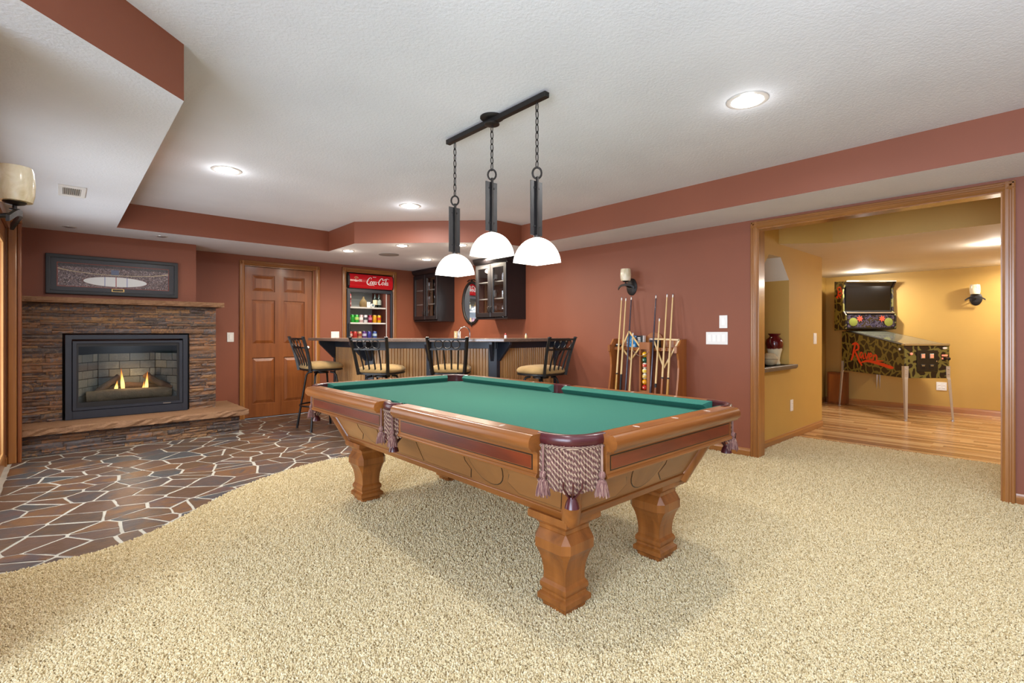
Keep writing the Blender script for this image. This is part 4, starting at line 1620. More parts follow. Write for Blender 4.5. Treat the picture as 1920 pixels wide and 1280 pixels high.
OUT = [(2.37, 6.53), (2.37, 5.232), (3.565, 4.047), (XR - 0.004, 4.047)]
INN = [(XR - 0.004, 4.62), (3.80, 4.62), (2.92, 5.46), (2.92, 6.53)]
B(MB().prism(OUT + INN, ZT - 0.036, ZT)).build('countertop', M['granite'], bar, bevel=0.006, segs=2)
D = [(2.621, 6.275), (2.621, 5.344), (3.665, 4.30), (XR - 0.004, 4.30)]     # face of the die wall
DI = [(XR - 0.004, 4.40), (3.706, 4.40), (2.721, 5.385), (2.721, 6.275)]
B(MB().prism([(p[0] + (0.012 if i < 2 else 0.0085), p[1] + (0.012 if i >= 2 else 0.004)) for i, p in enumerate(D)] + DI, 0.0, ZT - 0.037)).build('wall', M['navy'], bar)


def run(p0, p1, name_gap0, name_gap1):
    a, b = Vector((p0[0], p0[1], 0)), Vector((p1[0], p1[1], 0))
    t = (b - a).normalized()
    n_ = Vector((t.y, -t.x, 0))
    if n_.dot(Vector((-1, -1, 0))) < 0:
        n_ = -n_
    L = (b - a).length
    q = name_gap0
    pw = 0.0345
    k = int((L - name_gap0 - name_gap1) / pw)
    pw = (L - name_gap0 - name_gap1) / k
    me = None
    for i in range(k):
        c = a + t * (q + pw * (i + 0.5)) + Vector((0, 0, 0.53))
        if me is None:
            h, e = pw / 2 - 0.0006, 0.0052
            me = MB().prism([(-h, -0.006), (-h, 0.0), (-h + e, 0.007), (h - e, 0.007), (h, 0.0), (h, -0.006)], -0.43, 0.425).mesh('beadboard_plank')
            me.materials.append(M['bead'])
        o = bpy.data.objects.new('beadboard_plank', me)
        C.objects.link(o)
        o.parent = bar
        o.location = c - bo
        # local y points outward
        o.rotation_euler = (0, 0, atan2(n_.y, n_.x) - pi / 2)

    def strip(name, s0, s1, z0, z1, d0, d1, mat):
        p = a + t * s0
        r = a + t * s1
        B(MB().hexa([p + n_ * d0 + Vector((0, 0, z0)), r + n_ * d0 + Vector((0, 0, z0)), r + n_ * d1 + Vector((0, 0, z0)), p + n_ * d1 + Vector((0, 0, z0))],
                    [p + n_ * d0 + Vector((0, 0, z1)), r + n_ * d0 + Vector((0, 0, z1)), r + n_ * d1 + Vector((0, 0, z1)), p + n_ * d1 + Vector((0, 0, z1))])).build(name, mat, bar, bevel=0.002)
    strip('apron', 0, L, 0.955, ZT - 0.037, -0.005, 0.016, M['navy'])
    strip('base_rail', 0, L, 0.0, 0.10, -0.005, 0.016, M['navy'])
    return a, t, n_, L, strip


def bracket(a, t, n_, s_):
    p = a + t * s_
    prof = [(0.014, 1.033), (0.215, 1.033), (0.215, 1.005), (0.20, 0.985), (0.045, 0.830), (0.03, 0.815), (0.014, 0.812)]
    vs = []
    for w in (-0.018, 0.018):
        vs += [p + t * w + n_ * d + Vector((0, 0, z)) for d, z in prof]
    n = len(prof)
    fs = [tuple(range(n))[::-1], tuple(range(n, 2 * n))] + [(i, (i + 1) % n, n + (i + 1) % n, n + i) for i in range(n)]
    B(MB().add(vs, fs)).build('bracket', M['navy'], bar, bevel=0.002)


a, t, n_, L, st = run(D[0], D[1], 0.03, 0.05)
st('post', -0.01, 0.03, 0.10, 0.955, -0.03, 0.018, M['navy'])
st('post', L - 0.05, L + 0.012, 0.10, 0.955, -0.01, 0.018, M['navy'])
bracket(a, t, n_, 0.02)
bracket(a, t, n_, L - 0.03)
a, t, n_, L, st = run(D[1], D[2], 0.065, 0.085)
st('post', -0.012, 0.065, 0.10, 0.955, -0.01, 0.018, M['navy'])
st('post', L - 0.085, L + 0.012, 0.10, 0.955, -0.01, 0.018, M['navy'])
st('post', L * 0.46, L * 0.46 + 0.075, 0.10, 0.955, -0.01, 0.018, M['navy'])
bracket(a, t, n_, 0.03)
bracket(a, t, n_, L - 0.045)
bracket(a, t, n_, L * 0.46 + 0.037)
a, t, n_, L, st = run(D[2], D[3], 0.045, 0.03)
st('post', -0.012, 0.045, 0.10, 0.955, -0.01, 0.018, M['navy'])
st('post', L - 0.03, L, 0.10, 0.955, -0.01, 0.018, M['navy'])
bracket(a, t, n_, 0.03)
bracket(a, t, n_, L - 0.02)

# back counter under the wall cabinets
bc = thing('back_counter', 'low work counter with sink behind the bar along the terracotta wall', 'counter', (4.35, 5.9, 0))
bco = Vector((4.35, 5.9, 0))
MB().box(4.06, XR - 0.004, 4.70, YB - 0.005, 0.0, 0.87).xf(Matrix.Translation(-bco)).build('cabinet_body', M['blackwood'], bc, bevel=0.003)
MB().box(4.03, XR - 0.004, 4.70, YB - 0.004, 0.872, 0.908).xf(Matrix.Translation(-bco)).build('worktop', M['granite'], bc, bevel=0.004)
fx, fy = 4.30, 5.62
fa = thing('faucet', 'tall gooseneck chrome bar faucet behind the bar top', 'faucet', (fx, fy, 0.909))
pth = [(0, 0, 0.0), (0, 0, 0.22)] + [(-0.075 + 0.075 * cos(radians(q)), 0.03 - 0.03 * cos(radians(q)), 0.22 + 0.09 * sin(radians(q))) for q in range(15, 171, 12)]
pth += [(-0.152, 0.062, 0.19), (-0.156, 0.064, 0.15)]
MB().tube([Vector(p) for p in pth], 0.0095, 10).build('spout', M['chrome'], fa, smooth=60)
MB().tube([(-0.153, 0.0622, 0.185), (-0.158, 0.0645, 0.125), (-0.160, 0.0655, 0.105)], [0.0125, 0.0155, 0.015], 12).build('spray_head', M['chrome'], fa, smooth=50)
MB().lathe([(0.028, 0), (0.028, 0.012), (0.018, 0.02), (0.014, 0.05)], 16).tube([(0.012, 0.0, 0.055), (0.06, -0.03, 0.075)], 0.006, 8).build('base', M['chrome'], fa, smooth=40)

# ---------------------------------------------------------------- wall cabinets
M['shelfg'] = plain('pale_shelf_edge', srgb(150, 150, 148), 0.4)


def wine_glass(loc, h, label, cat='glass', grp=None, kind=0):
    if kind == 0:
        pr = [(0.030, 0), (0.028, 0.003), (0.004, 0.008), (0.0035, h * 0.45), (0.012, h * 0.50), (0.030, h * 0.62), (0.033, h * 0.78), (0.026, h), (0.0245, h), (0.031, h * 0.78), (0.028, h * 0.63), (0.002, h * 0.52)]
    else:
        pr = [(0.028, 0), (0.030, 0.005), (0.034, h), (0.0325, h), (0.028, 0.012), (0.002, 0.01)]
    o = MB().lathe(pr, 14).build('wine_glass' if kind == 0 else 'tumbler', M['barglass'], None, loc, smooth=60)
    tag(o, label, cat, grp)
    return o


M['barglass'] = glass_pane('drinking_glass', (0.93, 0.95, 0.96, 1), 0.30)


def wall_cabinet(name, label, y0, y1, xf, z0, z1):
    t_ = thing(name, label, 'wall cabinet', (XR, (y0 + y1) / 2, z0))
    o = Vector((XR, (y0 + y1) / 2, z0))

    def K(mb):
        return mb.xf(Matrix.Translation(-o))
    xw = XR - 0.003
    K(MB().box(xf, xw, y0, y0 + 0.018, z0, z1).box(xf, xw, y1 - 0.018, y1, z0, z1).box(xf, xw, y0 + 0.018, y1 - 0.018, z0, z0 + 0.018)
      .box(xf, xw, y0 + 0.018, y1 - 0.018, z1 - 0.02, z1).box(xw - 0.008, xw, y0 + 0.018, y1 - 0.018, z0 + 0.018, z1 - 0.02)).build('body', M['blackwood'], t_)
    K(MB().prism([(xf - 0.018, z1), (xf - 0.028, z1 + 0.012), (xf - 0.045, z1 + 0.035), (xf - 0.055, SOF_Z - 0.006), (xw, SOF_Z - 0.006), (xw, z1)], y0 - 0.02, y1 if y1 > 7.1 else y1 + 0.02, 'y')).build('crown', M['blackwood'], t_)
    sh = (z0 + 0.27, z0 + 0.50)
    for z in sh:
        K(MB().box(xf + 0.03, xw - 0.01, y0 + 0.019, y1 - 0.019, z, z + 0.014)).build('shelf', M['shelfg'], t_)
    ym = (y0 + y1) / 2
    for s_, (a, b) in ((0, (y0 + 0.003, ym - 0.002)), (1, (ym + 0.002, y1 - 0.003))):
        za, zb_ = z0 + 0.03, z1 - 0.012
        fr = 0.056
        dd = K(MB().plate([(a, za), (b, za), (b, zb_), (a, zb_)], [[(a + fr, za + fr), (b - fr, za + fr), (b - fr, zb_ - fr), (a + fr, zb_ - fr)]], lambda u, v, w: (xf - 0.001 - w, u, v), 0.02)).build('door', M['blackwood'], t_, bevel=0.003)
        K(MB().box(xf - 0.012, xf - 0.009, a + fr - 0.004, b - fr + 0.004, za + fr - 0.004, zb_ - fr + 0.004)).build('glass_pane', M['glass'], dd)
        hy = b - 0.022 if s_ == 0 else a + 0.022
        K(MB().tube([(xf - 0.02, hy, za + 0.06), (xf - 0.045, hy, za + 0.07), (xf - 0.048, hy, za + 0.10), (xf - 0.045, hy, za + 0.13), (xf - 0.02, hy, za + 0.14)], 0.005, 7)).build('handle', M['iron'], dd, smooth=60)
    return t_, sh


c1, sh1 = wall_cabinet('glass_cabinet', 'black glass-door wall cabinet nearer the camera, right of the oval mirror', 4.837, 5.487, 4.315, 1.32, 2.075)
c2, sh2 = wall_cabinet('glass_cabinet', 'black glass-door wall cabinet in the far corner beside the refrigerator', 6.478, 7.168, 4.335, 1.316, 2.075)
gi = 0
gl_rows = [('bottom', 1.339), ('middle', 1.605), ('top', 1.835)]
for ci, (ya, yb_, where) in enumerate(((4.90, 5.43, 'nearer black cabinet'), (6.54, 7.10, 'far corner black cabinet'))):
    for ri, (rn, z) in enumerate(gl_rows):
        for k in range(4):
            y = ya + (yb_ - ya) * (k + 0.5) / 4
            kd = 0 if ri == 0 else 1
            h = 0.17 if kd == 0 else random.choice([0.10, 0.12])
            wine_glass((4.44 + 0.03 * (k % 2), y, z + 0.0005), h, ('stemmed' if kd == 0 else 'small clear') + ' glass on the ' + rn + ' shelf, ' + where + ', ' + ('fourth', 'third', 'second', 'first')[k] + ' from the left', 'glass', 'glasses on the %s shelf of the %s' % (rn, where), kd)

# oval mirror
mr = thing('oval_mirror', 'oval wall mirror in a dark scrolled frame between the black cabinets', 'mirror', (XR, 6.014, 1.59))
NO = 48
RA, RB = 0.205, 0.30


def oval(ra, rb, x):
    return [(x, ra * cos(2 * pi * i / NO), rb * sin(2 * pi * i / NO)) for i in range(NO)]


MB().tube(oval(RA + 0.012, RB + 0.012, -0.018), 0.022, 8, True, 0.7).build('frame', M['iron'], mr, smooth=60)
MB().prism([(y, z) for _, y, z in oval(RA, RB, 0)], -0.014, -0.004, 'x').build('mirror_glass', M['mirror'], mr)
fb = MB().tube(curve3([(-0.02, -0.10, 0.33), (-0.02, -0.05, 0.355), (-0.02, 0.0, 0.34), (-0.02, 0.05, 0.355), (-0.02, 0.10, 0.33)], 5), 0.007, 6)
fb.lathe([(0.002, 0.0), (0.012, 0.012), (0.004, 0.03), (0.001, 0.045)], 10, (-0.02, 0, 0.33)).lathe([(0.001, -0.05), (0.007, -0.03), (0.010, -0.012), (0.003, 0)], 10, (-0.02, 0, -0.32))
for s_ in (-1, 1):
    fb.lathe([(0.001, -0.012), (0.010, 0), (0.001, 0.012)], 8, (-0.02, s_ * (RA + 0.036), 0))
fb.build('finial', M['iron'], mr, smooth=60)

# wall plates
M['rocker'] = plain('rocker_plastic', srgb(244, 242, 238), 0.3)


def wall_plate(name, label, cat, loc, normal, w, h, kind, n=1, col='white'):
    """normal: direction off the wall"""
    rz = {(-1, 0): -pi / 2, (0, -1): 0.0, (1, 0): pi / 2}[normal]
    t_ = thing(name, label, cat, loc, rz)
    # local: x along the wall, y = into the wall, plate face at -y
    MB().box(-w / 2, w / 2, -0.006, -0.0005, -h / 2, h / 2).build('plate', M[col], t_, bevel=0.0018)
    for i in range(n):
        cx = (i - (n - 1) / 2) * 0.046
        if kind == 'rocker':
            MB().hexa([(cx - 0.016, -0.0075, -0.033), (cx + 0.016, -0.0075, -0.033), (cx + 0.016, -0.005, -0.033), (cx - 0.016, -0.005, -0.033)],
                      [(cx - 0.016, -0.0105, 0.033), (cx + 0.016, -0.0105, 0.033), (cx + 0.016, -0.005, 0.033), (cx - 0.016, -0.005, 0.033)]).build('rocker', M['rocker'], t_, bevel=0.001)
        else:
            for s_ in (-1, 1):
                MB().box(cx - 0.016, cx + 0.016, -0.008, -0.005, s_ * 0.02 - 0.013, s_ * 0.02 + 0.013).build('socket', M['rocker'], t_, bevel=0.002)
                MB().box(cx - 0.008, cx - 0.006, -0.0084, -0.0079, s_ * 0.02 - 0.004, s_ * 0.02 + 0.006).box(cx + 0.006, cx + 0.008, -0.0084, -0.0079, s_ * 0.02 - 0.004, s_ * 0.02 + 0.006).build('slot', M['dark'], t_)
    return t_


wall_plate('light_switch', 'white single rocker switch between the fireplace and the cherry door', 'switch', (1.624, YB, 1.078), (0, -1), 0.078, 0.122, 'rocker')
wall_plate('light_switch', 'white double switch plate above the bar end beside the drinks refrigerator', 'switch', (3.004, YB, 1.095), (0, -1), 0.122, 0.12, 'rocker', 2)
wall_plate('light_switch', 'small white dimmer plate above the four-gang switch on terracotta wall', 'switch', (XR, 2.136, 1.238), (-1, 0), 0.078, 0.122, 'rocker')
wall_plate('light_switch', 'wide white four-gang rocker switch plate right of the cue rack', 'switch', (XR, 2.20, 1.082), (-1, 0), 0.212, 0.12, 'rocker', 4)
wall_plate('light_switch', 'white rocker switch at the end of the ochre niche wall', 'switch', (6.57, 1.93, 1.066), (0, -1), 0.10, 0.128, 'rocker')
wall_plate('wall_outlet', 'white outlet low on the ochre wall under the niche', 'outlet', (5.81, 1.93, 0.356), (0, -1), 0.078, 0.122, 'outlet')
wall_plate('wall_outlet', 'white double outlet on the far ochre wall behind the pinball machine', 'outlet', (9.4, 1.135, 0.365), (-1, 0), 0.115, 0.118, 'outlet', 2)
M['almond'] = plain('almond_plastic', srgb(214, 196, 150), 0.4)
wall_plate('wall_outlet', 'almond outlet plate left of the faucet on terracotta wall', 'outlet', (XR, 6.445, 1.10), (-1, 0), 0.078, 0.122, 'outlet', 1, 'almond')
wall_plate('wall_outlet', 'white outlet plate right behind the chrome faucet', 'outlet', (XR, 6.352, 1.10), (-1, 0), 0.078, 0.122, 'outlet')

# shakers on the bar top
M['redcap'] = plain('red_cap', srgb(170, 50, 46), 0.4)
for (px, py, nm, lab, cm_) in ((3.72, 4.20, 'salt_shaker', 'small white shaker with red lid on the granite bar top', 'white'), (4.06, 4.22, 'pepper_shaker', 'small cream shaker nearer the right wall on the granite bar top', 'almond')):
    t_ = thing(nm, lab, 'shaker', (px, py, ZT + 0.0005))
    MB().lathe([(0.014, 0), (0.016, 0.004), (0.013, 0.036), (0.011, 0.038)], 12).build('body', M[cm_], t_, smooth=40)
    MB().lathe([(0.012, 0.038), (0.013, 0.042), (0.010, 0.054), (0.002, 0.058)], 12).build('lid', M['redcap'] if cm_ == 'white' else M['steel'], t_, smooth=40)
# ---------------------------------------------------------------- bar stools
def m_suede():
    n = NT('tan_suede')
    v = n.coords()
    n.l(n.ramp(n.noise(v, 5, 4, 0.6), [(0.3, srgb(138, 110, 68)), (0.7, srgb(172, 142, 94))]), n.b.inputs['Base Color'])
    n.b.inputs['Roughness'].default_value = 0.9
    n.b.inputs['Sheen Weight'].default_value = 0.1
    n.b.inputs['Specular IOR Level'].default_value = 0.2
    return n.mat


M['suede'] = m_suede()


def sqring(h, z, p=4.0, n=28, dome=0.0):
    out = []
    for j in range(n):
        a = 2 * pi * j / n
        r = (abs(cos(a)) ** p + abs(sin(a)) ** p) ** (-1 / p)
        out.append((h * r * cos(a), h * r * sin(a), z))
    return out


def sqstack(rows):
    vs, fs = [], []
    n = 28
    for h, z in rows:
        vs += sqring(h, z)
    for i in range(len(rows) - 1):
        for j in range(n):
            fs.append((i * n + j, i * n + (j + 1) % n, (i + 1) * n + (j + 1) % n, (i + 1) * n + j))
    fs.append(tuple(range(n))[::-1])
    fs.append(tuple((len(rows) - 1) * n + j for j in range(n)))
    return MB().add(vs, fs)


def make_stool():
    t = thing('bar_stool', 'stool', 'bar stool')
    sqstack([(0.205, 0.712), (0.215, 0.724), (0.217, 0.740), (0.207, 0.758), (0.182, 0.774), (0.13, 0.787), (0.06, 0.794), (0.01, 0.795)]).build('seat', M['suede'], t, smooth=70)
    sqstack([(0.200, 0.690), (0.212, 0.694), (0.212, 0.709), (0.200, 0.713)]).build('seat_frame', M['stool'], t, smooth=40)
    MB().lathe([(0.085, 0.655), (0.085, 0.67), (0.05, 0.672), (0.05, 0.69)], 18).build('swivel', M['stool'], t, smooth=40)
    for sx in (-1, 1):
        for sy in (-1, 1):
            MB().tube([(sx * 0.075, sy * 0.075, 0.668), (sx * 0.11, sy * 0.11, 0.66), (sx * 0.125, sy * 0.125, 0.63), (sx * 0.168, sy * 0.168, 0.30), (sx * 0.205, sy * 0.205, 0.002)], [0.012, 0.012, 0.012, 0.0125, 0.0145], 8).build('leg', M['stool'], t, smooth=50)
    rg = [(0.236 * cos(2 * pi * j / 28), 0.236 * sin(2 * pi * j / 28), 0.285) for j in range(28)]
    MB().tube(rg, 0.0095, 7, True).build('footrest', M['stool'], t, smooth=60)

    def bx(z):
        return -0.198 - (z - 0.70) * 0.26

    def bw(z):
        return 0.168 + (z - 0.70) * 0.098
    for s in (-1, 1):
        zz = [0.692, 0.78, 0.90, 1.00, 1.075]
        MB().tube([(bx(z) + 0.012 * sin((z - 0.69) / 0.39 * pi), s * bw(z), z) for z in zz], [0.0205, 0.0205, 0.0198, 0.019, 0.019], 4).lathe([(0.012, -0.005), (0.021, 0.0), (0.021, 0.006), (0.010, 0.012)], 12, (bx(1.078), s * bw(1.078), 1.078)).build('back_post', M['stool'], t)

    def rail(z, h):
        pts = [(bx(z) - 0.022 * (1 - (y / bw(z)) ** 2) + 0.012 * sin((z - 0.69) / 0.39 * pi), y, z) for y in [bw(z) * (i / 6 - 1) for i in range(13)]]
        vs, fs = [], []
        for p in pts:
            for dx, dz in ((-0.007, -h), (0.007, -h), (0.007, h), (-0.007, h)):
                vs.append((p[0] + dx, p[1], p[2] + dz))
        for i in range(12):
            for j in range(4):
                fs.append((i * 4 + j, i * 4 + (j + 1) % 4, (i + 1) * 4 + (j + 1) % 4, (i + 1) * 4 + j))
        fs += [(3, 2, 1, 0), (48, 49, 50, 51)]
        return MB().add(vs, fs)
    rail(1.062, 0.010).build('top_rail', M['stool'], t)
    rail(0.960, 0.009).build('lower_rail', M['stool'], t)
    for y in (-0.088, 0.0, 0.088):
        z0 = 1.011
        rr_ = [(bx(z0 + 0.044 * sin(a)) - 0.018, y + 0.044 * cos(a), z0 + 0.044 * sin(a)) for a in [2 * pi * j / 22 for j in range(22)]]
        MB().tube(rr_, 0.0058, 6, True).build('ring', M['stool'], t, smooth=60)
    for q in (-1.5, -0.5, 0.5, 1.5):
        yt, yb_ = q * 0.076, q * 0.064
        MB().tube([(bx(0.955) - 0.018, yt, 0.955), (bx(0.83) + 0.002, (yt + yb_) / 2, 0.83), (bx(0.70) + 0.005, yb_, 0.70)], 0.0092, 6).build('spindle', M['stool'], t)
    return t


st1 = make_stool()
spots = [(2.295, 5.895, 2, 'iron bar stool with tan seat standing in front of the cherry door'), (2.57, 4.91, 34, 'iron bar stool with tan seat, turned right, in front of the drinks refrigerator'),
         (3.14, 4.44, 47, 'iron bar stool with tan seat in front of the chrome faucet'), (3.735, 3.66, 93, 'iron bar stool with tan seat nearest the terracotta side wall')]
for i, (x, y, a, lab) in enumerate(spots):
    o = st1 if i == 0 else copy_tree(st1)
    o.location = (x, y, 0.004 if i != 3 else 0.004)
    o.rotation_euler = (0, 0, radians(a))
    o['label'] = lab
    o['group'] = 'bar stools along the counter'

# ---------------------------------------------------------------- cue rack
RO = Vector((XR, 2.925, 0.006))
rk = thing('cue_rack', 'floor-standing oak cue rack against the terracotta wall', 'cue rack', RO)
RY0, RY1 = 2.51, 3.34


def R(mb):
    return mb.xf(Matrix.Translation((-RO.x, -RO.y, 0)))


sp = [(0.002, 0.002), (0.262, 0.002), (0.262, 0.07)] + [(d, z) for d, z in ((0.255, 0.15), (0.235, 0.28), (0.205, 0.42), (0.175, 0.56), (0.155, 0.68), (0.146, 0.78), (0.150, 0.86), (0.168, 0.92), (0.180, 0.945))] + [(0.180, 0.995), (0.150, 1.0), (0.125, 1.03), (0.105, 1.06), (0.002, 1.065)]
prof = [(XR - d, z) for d, z in sp]
for (a, b) in ((RY0, RY0 + 0.02), (RY1 - 0.02, RY1)):
    R(MB().prism(prof, a, b, 'y')).build('side_panel', M['rack']['z'], rk, bevel=0.002)
R(MB().box(XR - 0.10, XR - 0.004, RY0 + 0.021, RY1 - 0.021, 0.945, 0.972).box(XR - 0.105, XR - 0.10, RY0 + 0.021, RY1 - 0.021, 0.94, 0.975)).build('shelf', M['rack']['y'], rk, bevel=0.002)
R(MB().box(XR - 0.255, XR - 0.016, RY0 + 0.021, RY1 - 0.021, 0.055, 0.082).box(XR - 0.262, XR - 0.255, RY0 + 0.021, RY1 - 0.021, 0.04, 0.105)).build('base', M['rack']['y'], rk, bevel=0.002)
yc = 2.862
bp = [(RY0 + 0.021, 0.974), (RY1 - 0.021, 0.974), (RY1 - 0.021, 1.045), (yc + 0.14, 1.06)] + [(yc + 0.105 * cos(radians(q)), 1.045 + 0.088 * sin(radians(q))) for q in range(20, 161, 14)] + [(yc - 0.14, 1.06), (RY0 + 0.021, 1.045)]
R(MB().prism(bp, XR - 0.022, XR - 0.004, 'x')).build('back_panel', M['rack']['y'], rk, bevel=0.002)
R(MB().box(XR - 0.115, XR - 0.10, 2.83, 2.95, 0.09, 1.03).box(XR - 0.170, XR - 0.115, 2.826, 2.862, 0.083, 0.96).box(XR - 0.170, XR - 0.115, 2.936, 2.95, 0.083, 0.96).box(XR - 0.172, XR - 0.115, 2.826, 2.95, 0.955, 1.03)
  .box(XR - 0.170, XR - 0.115, 2.862, 2.936, 0.510, 0.528)).build('ball_column', M['rack']['z'], rk, bevel=0.0015)
for yy in (3.238, 3.182, 3.113, 3.064, 2.812, 2.756, 2.685, 2.62):
    R(MB().tube([(XR - 0.100, yy - 0.018, 0.958), (XR - 0.108, yy - 0.021, 0.958), (XR - 0.111, yy - 0.019, 0.958)], 0.003, 5).tube([(XR - 0.100, yy + 0.018, 0.958), (XR - 0.108, yy + 0.021, 0.958), (XR - 0.111, yy + 0.019, 0.958)], 0.003, 5)).build('clip', M['black'], rk)
# end blocks
for (a, b) in ((RY0, RY0 + 0.03), (RY1 - 0.03, RY1)):
    R(MB().box(XR - 0.192, XR - 0.178, a, b, 0.925, 0.995)).build('end_block', M['rack']['z'], rk, bevel=0.003)

M['maple'] = wood('maple_shaft', srgb(206, 168, 106), srgb(228, 196, 138), 'z', 30, 0.25, 0.3, 0.1)
M['tanbutt'] = wood('amber_butt', srgb(176, 122, 44), srgb(206, 156, 70), 'z', 30, 0.25, 0.4, 0.1)
M['brownbutt'] = wood('brown_butt', srgb(120, 66, 26), srgb(168, 98, 44), 'z', 30, 0.25, 0.4, 0.1)
M['plum'] = plain('dark_plum_lacquer', srgb(50, 34, 48), 0.2, 0, 0.5, 0, 0.4)
M['silver'] = plain('silver_sleeve', srgb(170, 166, 172), 0.3, 0.7)
M['ivory'] = plain('ivory_ferrule', srgb(238, 232, 222), 0.4)
M['bluetip'] = plain('blue_leather_tip', srgb(90, 96, 110), 0.8)
CUES = [(3.238, 1.526, 'maple', 'tanbutt', 0.70, None, 'maple pool cue with amber butt, leftmost in the oak rack', 0),
        (3.182, 1.517, 'maple', 'black', 0.69, None, 'maple pool cue with black butt in the oak rack', 0),
        (3.113, 1.525, 'plum', 'plum', 0.60, 'silver', 'dark plum pool cue under the wall sconce in the oak rack', 0),
        (3.064, 1.138, 'maple', 'maple', 0.50, None, 'short plain maple cue left of the pool balls', 0),
        (2.812, 1.526, 'plum', 'plum', 0.60, 'silver', 'dark plum pool cue with silver butt, right of the pool balls', 0),
        (2.756, 1.286, 'maple', 'brownbutt', 0.62, 'blackring', 'shorter pool cue with black collar and brown butt', 0),
        (2.685, 1.530, 'maple', 'brownbutt', 0.69, 'ring', 'maple pool cue with brown butt, second from the right end of the rack', 0),
        (2.620, 1.525, 'maple', 'tanbutt', 0.69, 'ring', 'maple pool cue with gold butt, at the right end of the rack', 0)]
for (y, ztop, ms, mbt, zj, extra, lab, _) in CUES:
    zb_ = 0.0895
    A, Bp = Vector((4.425, y, zb_)), Vector((4.425 + (4.578 - 4.425) * (ztop - zb_) / (1.525 - zb_), y, ztop))
    Lc = (Bp - A).length
    cu = thing('pool_cue', lab, 'pool cue', A, 0, 'cues in the oak rack')
    th = atan2(Bp.x - A.x, Bp.z - A.z)
    cu.rotation_euler = (0, th, 0)

    def rad(s):
        return 0.0148 + (0.0062 - 0.0148) * s / Lc
    sj = zj - zb_
    MB().lathe([(rad(0) * 0.9, 0.0), (rad(0), 0.008), (rad(sj), sj)], 12).build('butt', M[mbt], cu, smooth=40)
    MB().lathe([(rad(sj), sj), (rad(Lc) + 0.0002, Lc - 0.034)], 12).build('shaft', M[ms], cu, smooth=40)
    MB().lathe([(rad(Lc) + 0.0001, Lc - 0.034), (rad(Lc), Lc - 0.008)], 12).build('ferrule', M['ivory'], cu, smooth=40)
    MB().lathe([(rad(Lc), Lc - 0.008), (rad(Lc) * 0.95, Lc - 0.002), (rad(Lc) * 0.5, Lc)], 12).build('tip', M['bluetip'], cu, smooth=40)
    if extra == 'silver':
        MB().lathe([(rad(0) + 0.0006, 0.02), (rad(0.42) + 0.0006, 0.42)], 12).build('sleeve', M['silver'], cu, smooth=40)
    elif extra == 'blackring':
        MB().lathe([(rad(sj) + 0.0012, sj - 0.04), (rad(sj) + 0.0012, sj)], 12).build('collar', M['black'], cu, smooth=40)
    elif extra == 'ring' or zj == 0.70:
        MB().lathe([(rad(sj) + 0.001, sj - 0.014), (rad(sj) + 0.001, sj)], 12).build('collar', M['black'], cu, smooth=40)


def m_ball(name, base, stripe):
    n = NT(name)
    v = n.coords()
    sp_ = n.n('ShaderNodeSeparateXYZ')
    n.l(v, sp_.inputs[0])
    c = base
    out = None
    # number spot on -x side, stripe round the middle
    dx = n.math('LESS_THAN', sp_.outputs[0], -0.0276)
    if stripe:
        st_ = n.math('LESS_THAN', n.math('ABSOLUTE', sp_.outputs[2]), 0.0145)
        out = n.mix(st_, srgb(240, 234, 214), base)
        out = n.mix(dx, out, srgb(240, 234, 214))
    else:
        out = n.mix(dx, base, srgb(240, 234, 214))
    n.l(out, n.b.inputs['Base Color'])
    n.b.inputs['Roughness'].default_value = 0.08
    return n.mat


BALLS = [('yellow solid pool ball at the top of the rack column', srgb(226, 170, 24), 0), ('dark green solid pool ball, second from the top', srgb(18, 82, 62), 0), ('red striped pool ball, third from the top', srgb(196, 48, 30), 1),
         ('pale yellow striped pool ball above the middle', srgb(232, 196, 60), 1), ('cream striped pool ball in fifth place', srgb(214, 176, 70), 1), ('orange yellow solid pool ball, second from the bottom', srgb(224, 156, 30), 0), ('red solid pool ball at the bottom of the column', srgb(190, 40, 32), 0)]
for i, (lab, col, s) in enumerate(BALLS):
    z = 0.90 - i * 0.0573
    bmm = bmesh.new()
    bmesh.ops.create_uvsphere(bmm, u_segments=24, v_segments=14, radius=0.0285)
    me = bpy.data.meshes.new('pool_ball')
    bmm.to_mesh(me)
    bmm.free()
    me.shade_smooth()
    o = link('pool_ball', me, m_ball('ball_' + str(i), col, s), None, (XR - 0.144, 2.899, z + (0.5645 - 0.90 + 6 * 0.0573)))
    tag(o, lab, 'pool ball', 'balls in the rack column')


def frame_rack(name, label, pts, x, loc_group=None):
    t = thing(name, label, 'ball rack', (x, pts[0][0], pts[0][1]))
    k = len(pts)
    for i in range(k):
        a, b = pts[i], pts[(i + 1) % k]
        MB().bar((0, a[0] - pts[0][0], a[1] - pts[0][1]), (0, b[0] - pts[0][0], b[1] - pts[0][1]), 0.016, 0.008, (1, 0, 0)).build('rail', M['maple'], t)
    return t


frame_rack('diamond_rack', 'pale wooden diamond ball rack hanging at the left of the cue rack', [(3.11, 1.150), (3.205, 0.975), (3.09, 0.842), (2.975, 0.985)], XR - 0.1165)
frame_rack('triangle_rack', 'pale wooden triangle ball rack hanging point down at the right of the cue rack', [(2.818, 1.071), (2.525, 1.064), (2.695, 0.777)], XR - 0.1165)
M['bluebox'] = None


def m_blue():
    n = NT('blue_printed_card')
    v = n.coords()
    f = n.noise(v, 22, 2, 0.5, 0.8)
    n.l(n.ramp(f, [(0.40, srgb(30, 128, 196)), (0.52, srgb(60, 160, 214)), (0.58, srgb(232, 240, 244)), (0.66, srgb(20, 40, 90))]), n.b.inputs['Base Color'])
    n.b.inputs['Roughness'].default_value = 0.35
    return n.mat


